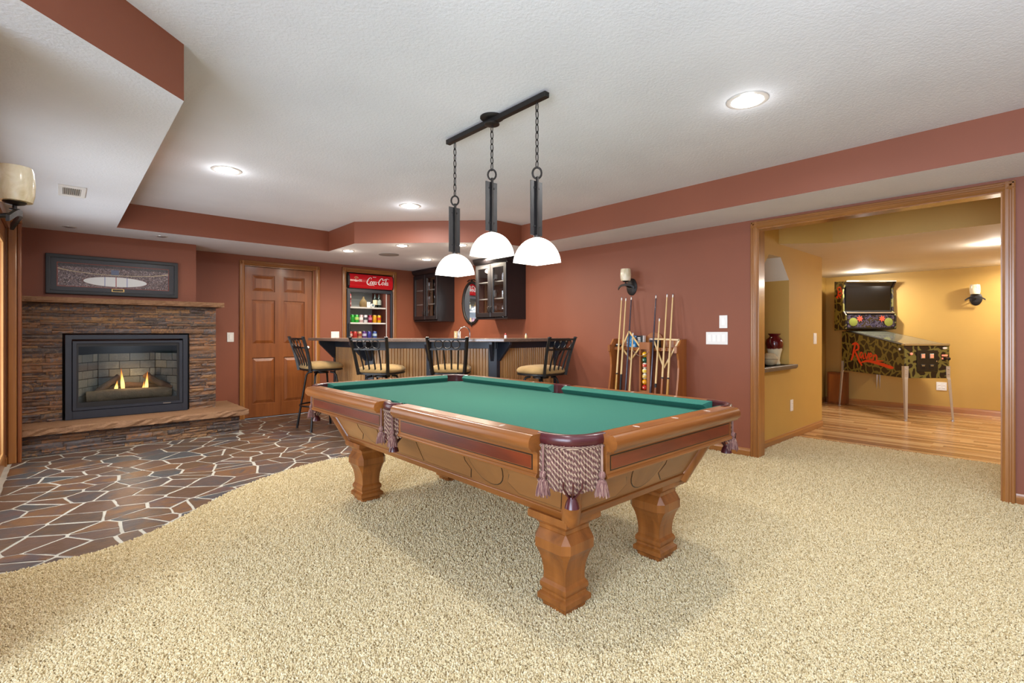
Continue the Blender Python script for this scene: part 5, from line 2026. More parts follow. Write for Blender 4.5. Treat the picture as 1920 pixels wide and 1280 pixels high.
b1 = thing('chalk_package', 'blue and white printed package standing on the cue rack shelf', 'package', (XR - 0.07, 3.105, 0.9785))
MB().box(-0.018, 0.018, -0.058, 0.058, 0, 0.125).build('box', m_blue(), b1, bevel=0.002)
b2 = thing('game_box', 'black box with white lettering on the cue rack shelf', 'box', (XR - 0.066, 3.0, 0.9785))
MB().box(-0.02, 0.02, -0.040, 0.036, 0, 0.126).build('box', M['black'], b2, bevel=0.001)
MB().box(-0.0206, 0.0206, -0.0465, -0.0402, 0, 0.126).build('spine', M['white'], b2)
for i in range(5):
    MB().box(-0.0212, -0.0199, -0.012 + 0.001 * i, 0.026 - 0.002 * (i % 2), 0.034 + i * 0.016, 0.042 + i * 0.016).build('lettering', M['ivory'], b2)
b3 = thing('table_brush', 'grey table brush lying on the middle of the cue rack shelf', 'brush', (XR - 0.062, 2.83, 0.9785))
MB().lathe([(0.001, -0.075), (0.016, -0.06), (0.019, 0), (0.016, 0.06), (0.001, 0.075)], 12).xf(Matrix.Translation((0, 0, 0.085)) @ Matrix.Rotation(pi / 2, 4, 'X')).build('head', M['silver'], b3, smooth=50)
MB().box(-0.012, 0.012, -0.06, 0.06, 0.0, 0.072).build('bristles', M['iron'], b3)
b4 = thing('chalk_tray', 'small dark tray with white chalk at the left end of the rack shelf', 'chalk', (XR - 0.07, 3.285, 0.9785))
MB().box(-0.018, 0.018, -0.028, 0.028, 0, 0.02).build('tray', M['black'], b4, bevel=0.002)
MB().box(-0.014, 0.014, -0.022, 0.022, 0.02, 0.032).build('chalk', M['white'], b4, bevel=0.003)
cord = MB().tube(curve3([(XR - 0.185, 3.02, 0.955), (XR - 0.19, 2.985, 0.92), (XR - 0.19, 2.93, 0.895), (XR - 0.19, 2.87, 0.905), (XR - 0.185, 2.83, 0.945)], 6), 0.004, 6).build('hanging_cord', M['cord'])
tag(cord, 'thin cord looped across the top of the ball column', 'cord')

# ---------------------------------------------------------------- wall sconces
def m_alab():
    n = NT('alabaster_glass')
    v = n.coords((1, 1, 0.5))
    n.l(n.ramp(n.noise(v, 18, 4, 0.6, 1.0), [(0.3, srgb(206, 190, 150)), (0.7, srgb(238, 228, 204))]), n.b.inputs['Base Color'])
    n.b.inputs['Roughness'].default_value = 0.2
    n.b.inputs['Subsurface Weight'].default_value = 0.25
    n.b.inputs['Subsurface Radius'].default_value = (0.03, 0.02, 0.012)
    return n.mat


M['alab'] = m_alab()


def sconce(label, loc, normal):
    rz = {(-1, 0): -pi / 2, (0, -1): 0.0, (1, 0): pi / 2}[normal]
    t = thing('wall_sconce', label, 'wall lamp', loc, rz)
    MB().lathe([(0.066, 0.0), (0.066, 0.006), (0.058, 0.012), (0.030, 0.018), (0.001, 0.020)], 28).xf(Matrix.Translation((0, -0.0005, 0)) @ Matrix.Diagonal((1, 1, 1.42, 1)) @ Matrix.Rotation(pi / 2, 4, 'X')).build('backplate', M['iron'], t, smooth=50)
    MB().tube([(0, -0.012, 0.0), (0, -0.06, -0.004), (0, -0.118, 0.010)], 0.009, 8).build('bracket', M['iron'], t, smooth=60)
    pts = curve3([(-0.105, -0.105, -0.022), (-0.06, -0.125, 0.008), (0, -0.135, 0.014), (0.06, -0.125, 0.008), (0.105, -0.105, -0.022)], 5)
    vs, fs = [], []
    for p in pts:
        for dy, dz in ((-0.005, -0.011), (0.005, -0.011), (0.005, 0.011), (-0.005, 0.011)):
            vs.append((p.x, p.y + dy, p.z + dz))
    k = len(pts)
    for i in range(k - 1):
        for j in range(4):
            fs.append((i * 4 + j, i * 4 + (j + 1) % 4, (i + 1) * 4 + (j + 1) % 4, (i + 1) * 4 + j))
    fs += [(3, 2, 1, 0), tuple((k - 1) * 4 + j for j in range(4))]
    MB().add(vs, fs).build('crossbar', M['iron'], t)
    MB().lathe([(0.006, 0.010), (0.006, 0.026), (0.016, 0.029), (0.016, 0.032), (0.007, 0.034), (0.007, 0.044), (0.028, 0.050), (0.034, 0.056), (0.034, 0.060)], 18, (0, -0.118, 0)).build('stem', M['iron'], t, smooth=40)
    MB().lathe([(0.030, 0.058), (0.050, 0.059), (0.056, 0.085), (0.0585, 0.125), (0.055, 0.168), (0.051, 0.188), (0.047, 0.188), (0.051, 0.166), (0.054, 0.125), (0.051, 0.087), (0.045, 0.064), (0.028, 0.064)], 28, (0, -0.118, 0)).build('shade', M['alab'], t, smooth=60)
    return t


sconce('iron wall sconce with cream glass shade above the cue rack', (XR, 3.155, 1.637), (-1, 0))
sconce('iron wall sconce with cream glass shade at the far left beside the wooden door trim', (-0.245, 2.64, 1.565), (1, 0))
sconce('iron wall sconce with cream glass shade on the far ochre wall', (9.4, 0.771, 1.607), (-1, 0))

# ---------------------------------------------------------------- ceiling fittings
M['lens'] = emit('lit_lamp_lens', (1.0, 0.95, 0.88, 1), 60.0)
M['ringw'] = plain('satin_trim_ring', srgb(206, 202, 196), 0.3, 0.2)


def downlight(x, y, z, r, lit, label):
    t = thing('recessed_light', label, 'ceiling light', (x, y, z), 0, 'recessed ceiling lamps')
    MB().lathe([(r * 1.02, -0.0005), (r, -0.004), (r * 0.86, -0.007), (r * 0.78, -0.006), (r * 0.76, -0.0005)], 32).build('trim_ring', M['ringw'], t, smooth=40)
    MB().lathe([(r * 0.765, -0.0012), (r * 0.62, -0.007), (r * 0.4, -0.011), (0.001, -0.013)], 28).build('lens', M['lens'] if lit else M['silver'], t, smooth=60)


labs = ['large lit recessed lamp in the tray ceiling above the wide cased opening', 'lit recessed lamp in the tray ceiling near the fireplace', 'lit recessed lamp in the tray ceiling before the bar']
for (x, y, z, w, k), lab in zip(CANS[:3], labs):
    downlight(x, y, z, 0.105, True, lab)
blabs = ['lit recessed lamp in the soffit nearest the cherry door', 'lit recessed lamp at the middle of the bar soffit edge', 'bright recessed lamp before the far corner cabinet', 'lit recessed lamp in the bar soffit half behind the left pendant plate']
for (x, y, z, w, k), lab in zip(CANS[5:9], blabs):
    downlight(x, y, z, 0.075, True, lab)
for (x, y, z, w, k), lab in zip(CANS[10:12], ('lit recessed lamp at the right edge of the far room ceiling', 'lit recessed lamp over the pinball machine')):
    downlight(x, y, z, 0.085, True, lab)
for (x, y, z), lab in zip(HALOGEN_OFF, ('unlit small recessed lamp above the left end of the mantel', 'unlit small recessed lamp above the right part of the arena photo')):
    downlight(x, y, z, 0.055, False, lab)
vt = thing('ceiling_vent', 'white louvred air vent in the ceiling soffit on the left', 'vent', (0.062, 4.79, SOF_Z))
MB().plate([(-0.075, -0.175), (0.075, -0.175), (0.075, 0.175), (-0.075, 0.175)], [[(-0.05, -0.115), (0.05, -0.115), (0.05, 0.115), (-0.05, 0.115)]], lambda u, v, w: (u, v, -0.0005 - w), 0.006).build('frame', M['white'], vt, bevel=0.001)
MB().box(-0.052, 0.052, -0.117, 0.117, -0.0012, -0.0006).build('backing', M['iron'], vt)
for i in range(9):
    x = -0.044 + i * 0.011
    MB().hexa([(x - 0.004, -0.114, -0.008), (x - 0.003, -0.114, -0.008), (x - 0.003, 0.114, -0.008), (x - 0.004, 0.114, -0.008)], [(x + 0.003, -0.114, -0.0015), (x + 0.004, -0.114, -0.0015), (x + 0.004, 0.114, -0.0015), (x + 0.003, 0.114, -0.0015)]).build('louver', M['white'], vt)
sk = thing('ceiling_speaker', 'round grey speaker grille in the bar soffit', 'speaker', (3.169, 5.874, SOF_Z))
M['grille'] = plain('speaker_mesh', srgb(150, 146, 142), 0.7, 0.2)
MB().lathe([(0.13, -0.0005), (0.13, -0.005), (0.118, -0.007), (0.117, -0.004)], 32).build('rim', M['grille'], sk, smooth=40)
MB().lathe([(0.117, -0.001), (0.117, -0.005), (0.06, -0.0075), (0.001, -0.008)], 32).build('grille', M['grille'], sk, smooth=60)
# ---------------------------------------------------------------- drinks refrigerator
FRX = 3.56
fr = thing('drinks_refrigerator', 'glass-door drinks refrigerator with red lit cola sign in the wall recess', 'refrigerator', (FRX, 7.5, 0))
fo_ = Vector((FRX, 7.5, 0))


def FR(mb):
    return mb.xf(Matrix.Translation(-fo_))


X0, X1 = 3.183, 3.937
M['liner'] = plain('fridge_liner', srgb(176, 178, 172), 0.5)
M['panerefl'] = plain('brown_pane_reflection', srgb(112, 58, 46), 0.4)
FR(MB().box(X0, X0 + 0.03, 7.195, 7.9, 0.02, 2.03).box(X1 - 0.03, X1, 7.195, 7.9, 0.02, 2.03).box(X0, X1, 7.85, 7.9, 0.02, 2.03).box(X0, X1, 7.195, 7.9, 1.81, 2.03).box(X0, X1, 7.195, 7.9, 0.02, 0.30)).build('body', M['black'], fr, bevel=0.002)
FR(MB().box(X0 + 0.031, X0 + 0.036, 7.20, 7.84, 0.31, 1.80).box(X0 + 0.031, X1 - 0.031, 7.70, 7.71, 0.31, 1.80)).build('liner', M['liner'], fr)
FR(MB().box(3.845, X1 - 0.031, 7.20, 7.70, 0.31, 1.80)).build('reflection_panel', M['panerefl'], fr)  # solid panel coloured as the room wall's reflection in the door glass
FR(MB().box(3.835, 3.846, 7.196, 7.20, 0.31, 1.80)).build('liner_edge', M['white'], fr)
for z in (1.533, 1.294, 1.045, 0.75):
    FR(MB().box(X0 + 0.038, 3.843, 7.235, 7.69, z - 0.012, z - 0.004).box(X0 + 0.038, 3.843, 7.225, 7.238, z - 0.022, z)).build('shelf', M['white'], fr)
dd = FR(MB().plate(rect(X0 - 0.004, X1 - 0.003, 0.30, 1.80), [rect(X0 + 0.044, X1 - 0.036, 0.36, 1.752)], yplate(7.162), 0.03)).build('door', M['navy'], fr, bevel=0.003)
FR(MB().box(X0 + 0.04, X1 - 0.032, 7.175, 7.179, 0.356, 1.756)).build('glass_pane', M['glass'], dd)
FR(MB().box(X0 + 0.012, X0 + 0.032, 7.135, 7.162, 0.9, 1.28)).build('handle', M['black'], dd, bevel=0.004)
FR(MB().box(X0 + 0.001, X1 - 0.001, 7.195, 7.26, 0.03, 0.29)).build('kick_grille', M['black'], fr)
# sign: bowed red face between black end caps
sg = MB()
prof = [(7.20, 1.818), (7.172, 1.818), (7.150, 1.850), (7.142, 1.925), (7.150, 2.000), (7.172, 2.030), (7.20, 2.030)]
M['signred'] = plain('lit_red_sign', srgb(196, 22, 34), 0.2, 0, 0.5)
nn_ = M['signred'].node_tree.nodes['Principled BSDF']
nn_.inputs['Emission Color'].default_value = srgb(200, 18, 32)
nn_.inputs['Emission Strength'].default_value = 0.06
sign = FR(MB().prism([(y, z) for y, z in prof], X0 + 0.028, X1 - 0.012, 'x')).build('sign', M['signred'], fr, smooth=50)
FR(MB().prism([(y - 0.003, z) for y, z in prof], X0 - 0.002, X0 + 0.028, 'x').prism([(y - 0.003, z) for y, z in prof], X1 - 0.012, X1 + 0.001, 'x')).build('end_cap', M['black'], fr)


def signy(v):
    t = (v - 1.924) / 0.106
    return 7.142 + 0.03 * abs(t) ** 3 * 0.9 - 0.0004


def signmap(ox, oz, sc):
    # slant the script forward a little
    return lambda u, v, w: (ox + (u + 0.18 * v) * sc - fo_.x, signy(oz + v * sc) - 0.0003 - w * 0.6 - fo_.y, oz + v * sc - fo_.z)


BIGC = ([(1.05, 1.18), (1.12, 1.42), (0.92, 1.62), (0.58, 1.45), (0.28, 1.0), (0.16, 0.5), (0.30, 0.08), (0.62, 0.02), (0.95, 0.28)], [0.03, 0.07, 0.06, 0.09, 0.13, 0.14, 0.11, 0.07, 0.03])


def script(mapf, th):
    mb = MB()

    def s(pts, ws, dx=0.0, dy=0.0):
        mb.ribbon([(x + dx, y + dy) for x, y in pts], ws, th, mapf)

    def o_(dx, r=0.24, h=0.36):
        pts = [(r * cos(a), h + h * sin(a)) for a in [pi / 2 + 2 * pi * j / 10 for j in range(11)]]
        s(pts, [0.05, 0.08, 0.11, 0.11, 0.08, 0.05, 0.05, 0.08, 0.08, 0.06, 0.05], dx)
    s(*BIGC)
    s([(0.20, 0.30), (0.35, -0.02), (0.75, -0.18), (1.3, -0.20), (1.85, -0.16), (2.30, -0.34)], [0.03, 0.06, 0.08, 0.07, 0.06, 0.01])
    o_(1.28)
    s([(2.02, 0.58), (1.86, 0.72), (1.68, 0.50), (1.66, 0.20), (1.82, 0.02), (2.06, 0.16)], [0.06, 0.06, 0.10, 0.11, 0.08, 0.03])
    o_(2.32, 0.22, 0.35)
    s([(2.56, 0.68), (2.52, 0.30), (2.58, 0.04), (2.76, 0.14)], [0.07, 0.09, 0.08, 0.03])
    s([(2.78, 0.55), (3.02, 0.62)], [0.05, 0.05])
    s(BIGC[0], BIGC[1], 3.05)
    s([(3.98, 1.60), (4.05, 1.25), (4.35, 1.15), (4.8, 1.42), (5.35, 1.58), (5.95, 1.45)], [0.03, 0.06, 0.09, 0.08, 0.06, 0.01])
    o_(4.36)
    s([(4.86, 0.95), (5.06, 1.35), (5.16, 1.25), (5.0, 0.75), (4.86, 0.25), (4.98, 0.02), (5.18, 0.18)], [0.03, 0.05, 0.06, 0.09, 0.10, 0.07, 0.03])
    o_(5.44, 0.22, 0.35)
    s([(5.68, 0.68), (5.64, 0.30), (5.70, 0.04), (5.92, 0.18)], [0.07, 0.09, 0.08, 0.03])
    return mb


M['signwhite'] = plain('white_sign_script', srgb(246, 244, 242), 0.3)
script(signmap(3.470, 1.884, 0.0635), 0.0012).build('sign_script', M['signwhite'], sign)
script(signmap(3.283, 1.918, 0.020), 0.001).build('small_script', M['signwhite'], sign)
tu = [(3.30 + 0.03 * cos(radians(a)), 1.958 + 0.028 * sin(radians(a))) for a in range(10, 171, 20)]
MB().ribbon([(x, z) for x, z in tu], [0.004] * len(tu), 0.001, lambda u, v, w: (u + 0.012 - fo_.x, signy(v) - 0.0008 - w - fo_.y, v - fo_.z)).ribbon([(3.285, 1.958), (3.30, 1.974), (3.318, 1.958)], [0.003, 0.003, 0.003], 0.001, lambda u, v, w: (u + 0.012 - fo_.x, signy(v) - 0.0008 - w - fo_.y, v - fo_.z)).build('small_emblem', plain('gold_emblem', srgb(226, 170, 130), 0.4), sign)
tw = FR(MB().box(3.58, 3.635, 7.1405, 7.1412, 1.992, 2.0)).build('small_word', M['signwhite'], sign)
area('fridge_light', (3.53, 7.24, 1.785), (0, 0, 0), 0.5, 0.05, 1.3, (0.95, 1.0, 0.96), 170)


def can(x, y, z, r, h, col, lid, name, label, grp, band=None):
    t = thing(name, label, 'drink can' if name == 'drink_can' else 'bottle', (x, y, z), 0, grp)
    MB().lathe([(r * 0.82, 0), (r, 0.008), (r, h - 0.014), (r * 0.84, h - 0.003)], 16).build('body', plain('can_print', col, 0.25, 0.2), t, smooth=40)
    MB().lathe([(r * 0.84, h - 0.003), (r * 0.84, h), (r * 0.78, h - 0.002), (0.001, h - 0.002)], 16).build('lid', M['chrome'] if lid is None else plain('lid_paint', lid, 0.4), t, smooth=40)
    if band is not None:
        MB().lathe([(r + 0.0004, h * 0.35), (r + 0.0004, h * 0.68)], 16).build('label_band', plain('can_band', band, 0.35), t, smooth=40)


mid = [(3.2555, srgb(150, 190, 60), srgb(236, 240, 226), 'pale green can at the left end of the middle refrigerator shelf'), (3.322, srgb(40, 160, 50), None, 'bright green can second from the left on the middle refrigerator shelf'),
       (3.389, srgb(60, 176, 64), srgb(190, 222, 120), 'green can with a lime band on the middle refrigerator shelf'), (3.462, srgb(210, 176, 176), srgb(246, 240, 240), 'white and pink can on the middle refrigerator shelf'),
       (3.535, srgb(222, 222, 224), srgb(70, 70, 76), 'silver white can with a dark band on the middle refrigerator shelf'), (3.612, srgb(140, 20, 56), srgb(206, 120, 150), 'maroon can on the middle refrigerator shelf'),
       (3.688, srgb(232, 166, 30), None, 'amber yellow can on the middle refrigerator shelf'), (3.765, srgb(232, 180, 24), srgb(206, 60, 30), 'yellow can with a red band at the right end of the middle refrigerator shelf')]
for (x, c, b, lab) in mid:
    can(x, 7.30, 1.2945, 0.032, 0.122, c, None, 'drink_can', lab, 'cans on the middle refrigerator shelf', b)
low = [(3.285, srgb(178, 60, 56), srgb(226, 190, 180), 'salmon red can, leftmost on the lower refrigerator shelf'), (3.362, srgb(186, 56, 50), None, 'plain red can on the lower refrigerator shelf'), (3.438, srgb(190, 160, 120), srgb(150, 60, 50), 'cream can with a red band on the lower refrigerator shelf'),
       (3.515, srgb(92, 52, 128), srgb(200, 200, 226), 'purple can with a pale band on the lower refrigerator shelf'), (3.598, srgb(58, 60, 150), None, 'plain indigo can on the lower refrigerator shelf'), (3.69, srgb(50, 78, 150), srgb(190, 214, 226), 'blue can with a pale band on the lower refrigerator shelf')]
for (x, c, b, lab) in low:
    can(x, 7.30, 1.0455, 0.035, 0.115, c, None, 'drink_can', lab, 'cans on the lower refrigerator shelf', b)
# top shelf
zt = 1.5335
for k in range(2):
    can(3.262, 7.29, zt + k * 0.1005, 0.031, 0.1, srgb(170, 44, 40), None, 'drink_can', ('lower' if k == 0 else 'upper') + ' red can of the stack at the left of the top refrigerator shelf', 'stacked red cans', srgb(226, 170, 160))
wb = thing('basket_bottle', 'wicker-wrapped bottle in the middle of the top refrigerator shelf', 'bottle', (3.52, 7.34, zt))
MB().lathe([(0.05, 0), (0.062, 0.03), (0.06, 0.08), (0.035, 0.115), (0.016, 0.14), (0.014, 0.17), (0.002, 0.172)], 18).build('wicker', plain('wicker', srgb(120, 96, 60), 0.8, 0, 0.3, 0.3, 0, 0.6, 120), wb, smooth=50)
wbx = thing('white_carton', 'small white carton leaning on the top refrigerator shelf', 'carton', (3.575, 7.275, zt), 0.2)
MB().box(-0.024, 0.024, -0.015, 0.015, 0, 0.085).build('carton', M['white'], wbx, bevel=0.002)
wj = thing('white_tub', 'round white tub on its side on the top refrigerator shelf', 'tub', (3.635, 7.262, zt + 0.031))
MB().lathe([(0.030, -0.02), (0.031, 0.02)], 20).xf(Matrix.Rotation(pi / 2, 4, 'X')).build('tub', M['white'], wj, smooth=40)
MB().lathe([(0.018, 0.0), (0.018, 0.001)], 16).xf(Matrix.Translation((0, -0.0202, 0)) @ Matrix.Rotation(pi / 2, 4, 'X')).build('label', plain('blue_grey_label', srgb(120, 150, 160), 0.5), wj)
for (x, lab, c) in ((3.702, 'dark wine bottle with cream label on the top refrigerator shelf', srgb(222, 206, 168)), (3.772, 'dark green bottle with grey label at the right of the top refrigerator shelf', srgb(150, 160, 150))):
    bt = thing('wine_bottle', lab, 'bottle', (x, 7.31, zt))
    MB().lathe([(0.030, 0), (0.034, 0.006), (0.034, 0.13), (0.026, 0.155), (0.013, 0.178), (0.012, 0.215), (0.002, 0.216)], 18).build('glass', plain('bottle_green', srgb(20, 28, 22), 0.1), bt, smooth=50)
    MB().lathe([(0.0345, 0.045), (0.0345, 0.12)], 18).build('label', plain('bottle_label', c, 0.6), bt, smooth=50)

# ---------------------------------------------------------------- pinball machine
pm = thing('pinball_machine', 'camouflage pinball machine with black back screen on chrome legs in the ochre room', 'pinball machine', (8.743, 1.608, 0.003), radians(-44.07))


def m_camo(sc=8.5):
    n = NT('camouflage_print')
    v = n.coords()
    wob = n.n('ShaderNodeTexNoise')
    wob.inputs['Scale'].default_value = 7
    wob.inputs['Detail'].default_value = 1
    n.l(v, wob.inputs['Vector'])
    off = n.n('ShaderNodeVectorMath', operation='MULTIPLY_ADD')
    off.inputs[1].default_value = (0.16, 0.16, 0.16)
    n.l(wob.outputs['Color'], off.inputs[0])
    n.l(v, off.inputs[2])
    vor = n.n('ShaderNodeTexVoronoi', feature='DISTANCE_TO_EDGE')
    vor.inputs['Scale'].default_value = sc
    n.l(off.outputs[0], vor.inputs['Vector'])
    n.l(n.ramp(vor.outputs['Distance'], [(0.10, srgb(108, 102, 52)), (0.115, srgb(28, 17, 17))]), n.b.inputs['Base Color'])
    n.b.inputs['Roughness'].default_value = 0.35
    return n.mat


M['camo'] = m_camo()
M['legchrome'] = plain('polished_leg_steel', srgb(196, 196, 200), 0.3, 0.6)
M['cabblack'] = plain('cabinet_black', srgb(22, 20, 20), 0.35)
HWP, YF, YR = 0.282, -0.645, 0.645
side = [(YF, 0.545), (YR, 0.555), (YR, 1.155), (YR - 0.12, 1.155), (YF, 0.962)]
MB().prism(side, -HWP, HWP, 'x').build('cabinet', M['camo'], pm, bevel=0.003)
MB().hexa([(-HWP - 0.002, YR - 0.10, 1.150), (HWP + 0.002, YR - 0.10, 1.150), (HWP + 0.002, YF - 0.004, 0.962), (-HWP - 0.002, YF - 0.004, 0.962)],
          [(-HWP - 0.002, YR - 0.10, 1.168), (HWP + 0.002, YR - 0.10, 1.168), (HWP + 0.002, YF - 0.004, 0.976), (-HWP - 0.002, YF - 0.004, 0.976)]).build('side_rail', M['cabblack'], pm, bevel=0.002)
MB().hexa([(-HWP + 0.03, YR - 0.11, 1.167), (HWP - 0.03, YR - 0.11, 1.167), (HWP - 0.03, YF + 0.05, 0.986), (-HWP + 0.03, YF + 0.05, 0.986)],
          [(-HWP + 0.03, YR - 0.11, 1.171), (HWP - 0.03, YR - 0.11, 1.171), (HWP - 0.03, YF + 0.05, 0.990), (-HWP + 0.03, YF + 0.05, 0.990)]).build('playfield_glass', plain('playfield_glass', srgb(96, 96, 84), 0.05, 0, 0.8, 0.2), pm)
MB().box(-HWP - 0.004, HWP + 0.004, YF - 0.006, YF + 0.055, 0.964, 0.992).build('lockdown_bar', M['steel'], pm, bevel=0.006, segs=2)
cd = MB().box(-0.135, 0.135, YF - 0.006, YF, 0.63, 0.905).build('coin_door', M['cabblack'], pm, bevel=0.006, segs=2)
M['redlamp'] = emit('red_coin_lamp', (0.9, 0.25, 0.16, 1), 0.5)
for s_ in (-1, 1):
    MB().box(s_ * 0.055 - 0.026, s_ * 0.055 + 0.026, YF - 0.012, YF - 0.0055, 0.80, 0.86).build('coin_slot', M['steel'], cd, bevel=0.002)
    MB().box(s_ * 0.055 - 0.018, s_ * 0.055 + 0.018, YF - 0.0135, YF - 0.0118, 0.81, 0.85).build('coin_button', M['redlamp'], cd)
    MB().box(s_ * 0.055 - 0.026, s_ * 0.055 + 0.026, YF - 0.011, YF - 0.0055, 0.665, 0.72).build('coin_return', M['iron'], cd, bevel=0.003)
    MB().box(s_ * 0.055 - 0.018, s_ * 0.055 + 0.018, YF - 0.0125, YF - 0.0108, 0.70, 0.712).build('coin_flap', M['steel'], cd)
MB().lathe([(0.008, 0), (0.008, 0.004), (0.004, 0.006)], 12).xf(Matrix.Translation((0.115, YF - 0.006, 0.765)) @ Matrix.Rotation(pi / 2, 4, 'X')).build('lock', M['chrome'], cd)
MB().lathe([(0.016, 0), (0.016, 0.008), (0.010, 0.012)], 14).xf(Matrix.Translation((-0.20, YF - 0.001, 0.86)) @ Matrix.Rotation(pi / 2, 4, 'X')).build('start_button', M['redlamp'], pm, smooth=40)
pb = MB().lathe([(0.022, 0), (0.022, 0.01), (0.007, 0.012), (0.007, 0.05), (0.018, 0.055), (0.020, 0.068), (0.010, 0.075)], 14).xf(Matrix.Translation((0.222, YF - 0.001, 0.80)) @ Matrix.Rotation(pi / 2, 4, 'X'))
pb.build('plunger', M['cabblack'], pm, smooth=40)
for z in (0.79, 0.83):
    MB().box(0.185, 0.255, YF - 0.004, YF - 0.0005, z, z + 0.02).build('red_sticker', M['redlamp'], pm)
MB().lathe([(0.03, 0), (0.03, 0.002), (0.001, 0.003)], 18).xf(Matrix.Translation((0.225, YF - 0.001, 0.935)) @ Matrix.Diagonal((1, 1, 0.45, 1)) @ Matrix.Rotation(pi / 2, 4, 'X')).build('maker_badge', M['white'], pm)
for s_ in (-1, 1):
    MB().lathe([(0.014, 0), (0.014, 0.006), (0.008, 0.012), (0.001, 0.012)], 14).xf(Matrix.Translation((s_ * HWP, YF + 0.085, 0.915)) @ Matrix.Rotation(s_ * pi / 2, 4, 'Y')).build('flipper_button', M['white'], pm, smooth=40)
# legs
for sx in (-1, 1):
    for sy in (-1, 1):
        yb_ = YF if sy < 0 else YR
        x0, y0 = sx * (HWP + 0.006), yb_ + sy * 0.006
        x1, y1 = sx * (HWP + 0.022), yb_ + sy * 0.045
        ztop = 0.70
        vs = []
        for (x, y, z, w) in ((x1, y1, 0.02, 0.026), (x0 + sx * 0.002, y0 + sy * 0.006, 0.53, 0.040), (x0, y0, 0.555, 0.048), (x0, y0, ztop, 0.052)):
            vs += [(x, y - sy * w, z), (x, y, z), (x - sx * w, y, z), (x - sx * w, y - sy * 0.004, z), (x - sx * 0.004, y - sy * 0.004, z), (x - sx * 0.004, y - sy * w, z)]
        fs = []
        for i in range(3):
            for j in range(6):
                fs.append((i * 6 + j, i * 6 + (j + 1) % 6, (i + 1) * 6 + (j + 1) % 6, (i + 1) * 6 + j))
        fs += [(0, 1, 4, 5), (1, 2, 3, 4), (18, 19, 22, 23), (19, 20, 21, 22)]
        mb = MB().add(vs, fs)
        mb.lathe([(0.020, 0.0), (0.020, 0.008), (0.006, 0.012), (0.006, 0.06)], 12, (x1 - sx * 0.010, y1 - sy * 0.010, 0))
        for zz in (0.60, 0.665):
            bm_ = MB().lathe([(0.010, 0), (0.010, 0.004), (0.001, 0.006)], 8).xf(Matrix.Translation((x0 - sx * 0.02, y0, zz)) @ Matrix.Rotation(sy * -pi / 2, 4, 'X'))
            mb.add(bm_.v, bm_.f)
        mb.build('leg', M['legchrome'], pm)
# backbox
BW = 0.365
bp = [(YR + 0.03, 1.17), (YR - 0.235, 1.19), (YR - 0.245, 1.40), (YR - 0.185, 1.46), (YR - 0.175, 1.80), (YR - 0.24, 1.905), (YR + 0.03, 1.93)]
bb = MB()
for s_ in (-1, 1):
    bb.prism(bp, s_ * BW - 0.012, s_ * BW + 0.012, 'x')
bbx = bb.build('backbox', M['camo'], pm, bevel=0.003)
MB().prism([(YR + 0.025, 1.175), (YR - 0.222, 1.195), (YR - 0.228, 1.40), (YR - 0.165, 1.455), (YR - 0.155, 1.80), (YR - 0.215, 1.895), (YR + 0.025, 1.92)], -BW + 0.012, BW - 0.012, 'x').build('shell', M['cabblack'], bbx)
MB().hexa([(-BW + 0.035, YR - 0.170, 1.475), (BW - 0.035, YR - 0.170, 1.475), (BW - 0.035, YR - 0.162, 1.475), (-BW + 0.035, YR - 0.162, 1.475)],
          [(-BW + 0.035, YR - 0.180, 1.862), (BW - 0.035, YR - 0.180, 1.862), (BW - 0.035, YR - 0.15, 1.862), (-BW + 0.035, YR - 0.15, 1.862)]).build('screen', plain('dark_screen', srgb(6, 6, 7), 0.12), bbx)
MB().box(-BW - 0.004, BW + 0.004, YR - 0.252, YR - 0.19, 1.902, 1.918).build('top_strip', M['steel'], bbx, bevel=0.002)
MB().box(-BW + 0.012, BW - 0.012, YR - 0.236, YR - 0.19, 1.425, 1.445).build('chrome_strip', M['steel'], bbx, bevel=0.002)


def m_panelart():
    n = NT('speaker_panel_art')
    v = n.coords()
    f = n.noise(v, 16, 3, 0.6, 1.0)
    n.l(n.ramp(f, [(0.40, srgb(20, 17, 22)), (0.47, srgb(40, 40, 70)), (0.53, srgb(96, 90, 112)), (0.57, srgb(30, 24, 28)), (0.72, srgb(70, 60, 36))]), n.b.inputs['Base Color'])
    n.b.inputs['Roughness'].default_value = 0.2
    return n.mat


pa = MB().hexa([(-BW + 0.02, YR - 0.237, 1.215), (BW - 0.02, YR - 0.237, 1.215), (BW - 0.02, YR - 0.22, 1.215), (-BW + 0.02, YR - 0.22, 1.215)],
               [(-BW + 0.02, YR - 0.239, 1.405), (BW - 0.02, YR - 0.239, 1.405), (BW - 0.02, YR - 0.22, 1.405), (-BW + 0.02, YR - 0.22, 1.405)]).build('speaker_panel', m_panelart(), bbx)
M['ygreen'] = plain('speaker_green', srgb(128, 136, 52), 0.5)
M['burst'] = plain('red_burst', srgb(206, 78, 50), 0.5)
for s_ in (-1, 1):
    MB().lathe([(0.062, 0), (0.062, 0.003), (0.05, 0.005), (0.001, 0.004)], 22).xf(Matrix.Translation((s_ * 0.26, YR - 0.2385, 1.295)) @ Matrix.Rotation(pi / 2, 4, 'X')).build('speaker', M['ygreen'], bbx, smooth=30)
    st_ = []
    for j in range(14):
        a = 2 * pi * j / 14
        r = 0.052 if j % 2 == 0 else 0.028
        st_.append((s_ * 0.165 + r * cos(a), 1.345 + r * sin(a)))
    MB().prism(st_, YR - 0.242, YR - 0.2395, 'y').build('burst', M['burst'], bbx)
# name painted down the side
M['redpaint'] = plain('orange_red_script', srgb(214, 62, 30), 0.35)


def rmap(ox, oz, sc):
    return lambda u, v, w: (-HWP - 0.0012 - w * 0.5, ox - u * sc, oz + v * sc - 0.10 * u * sc)


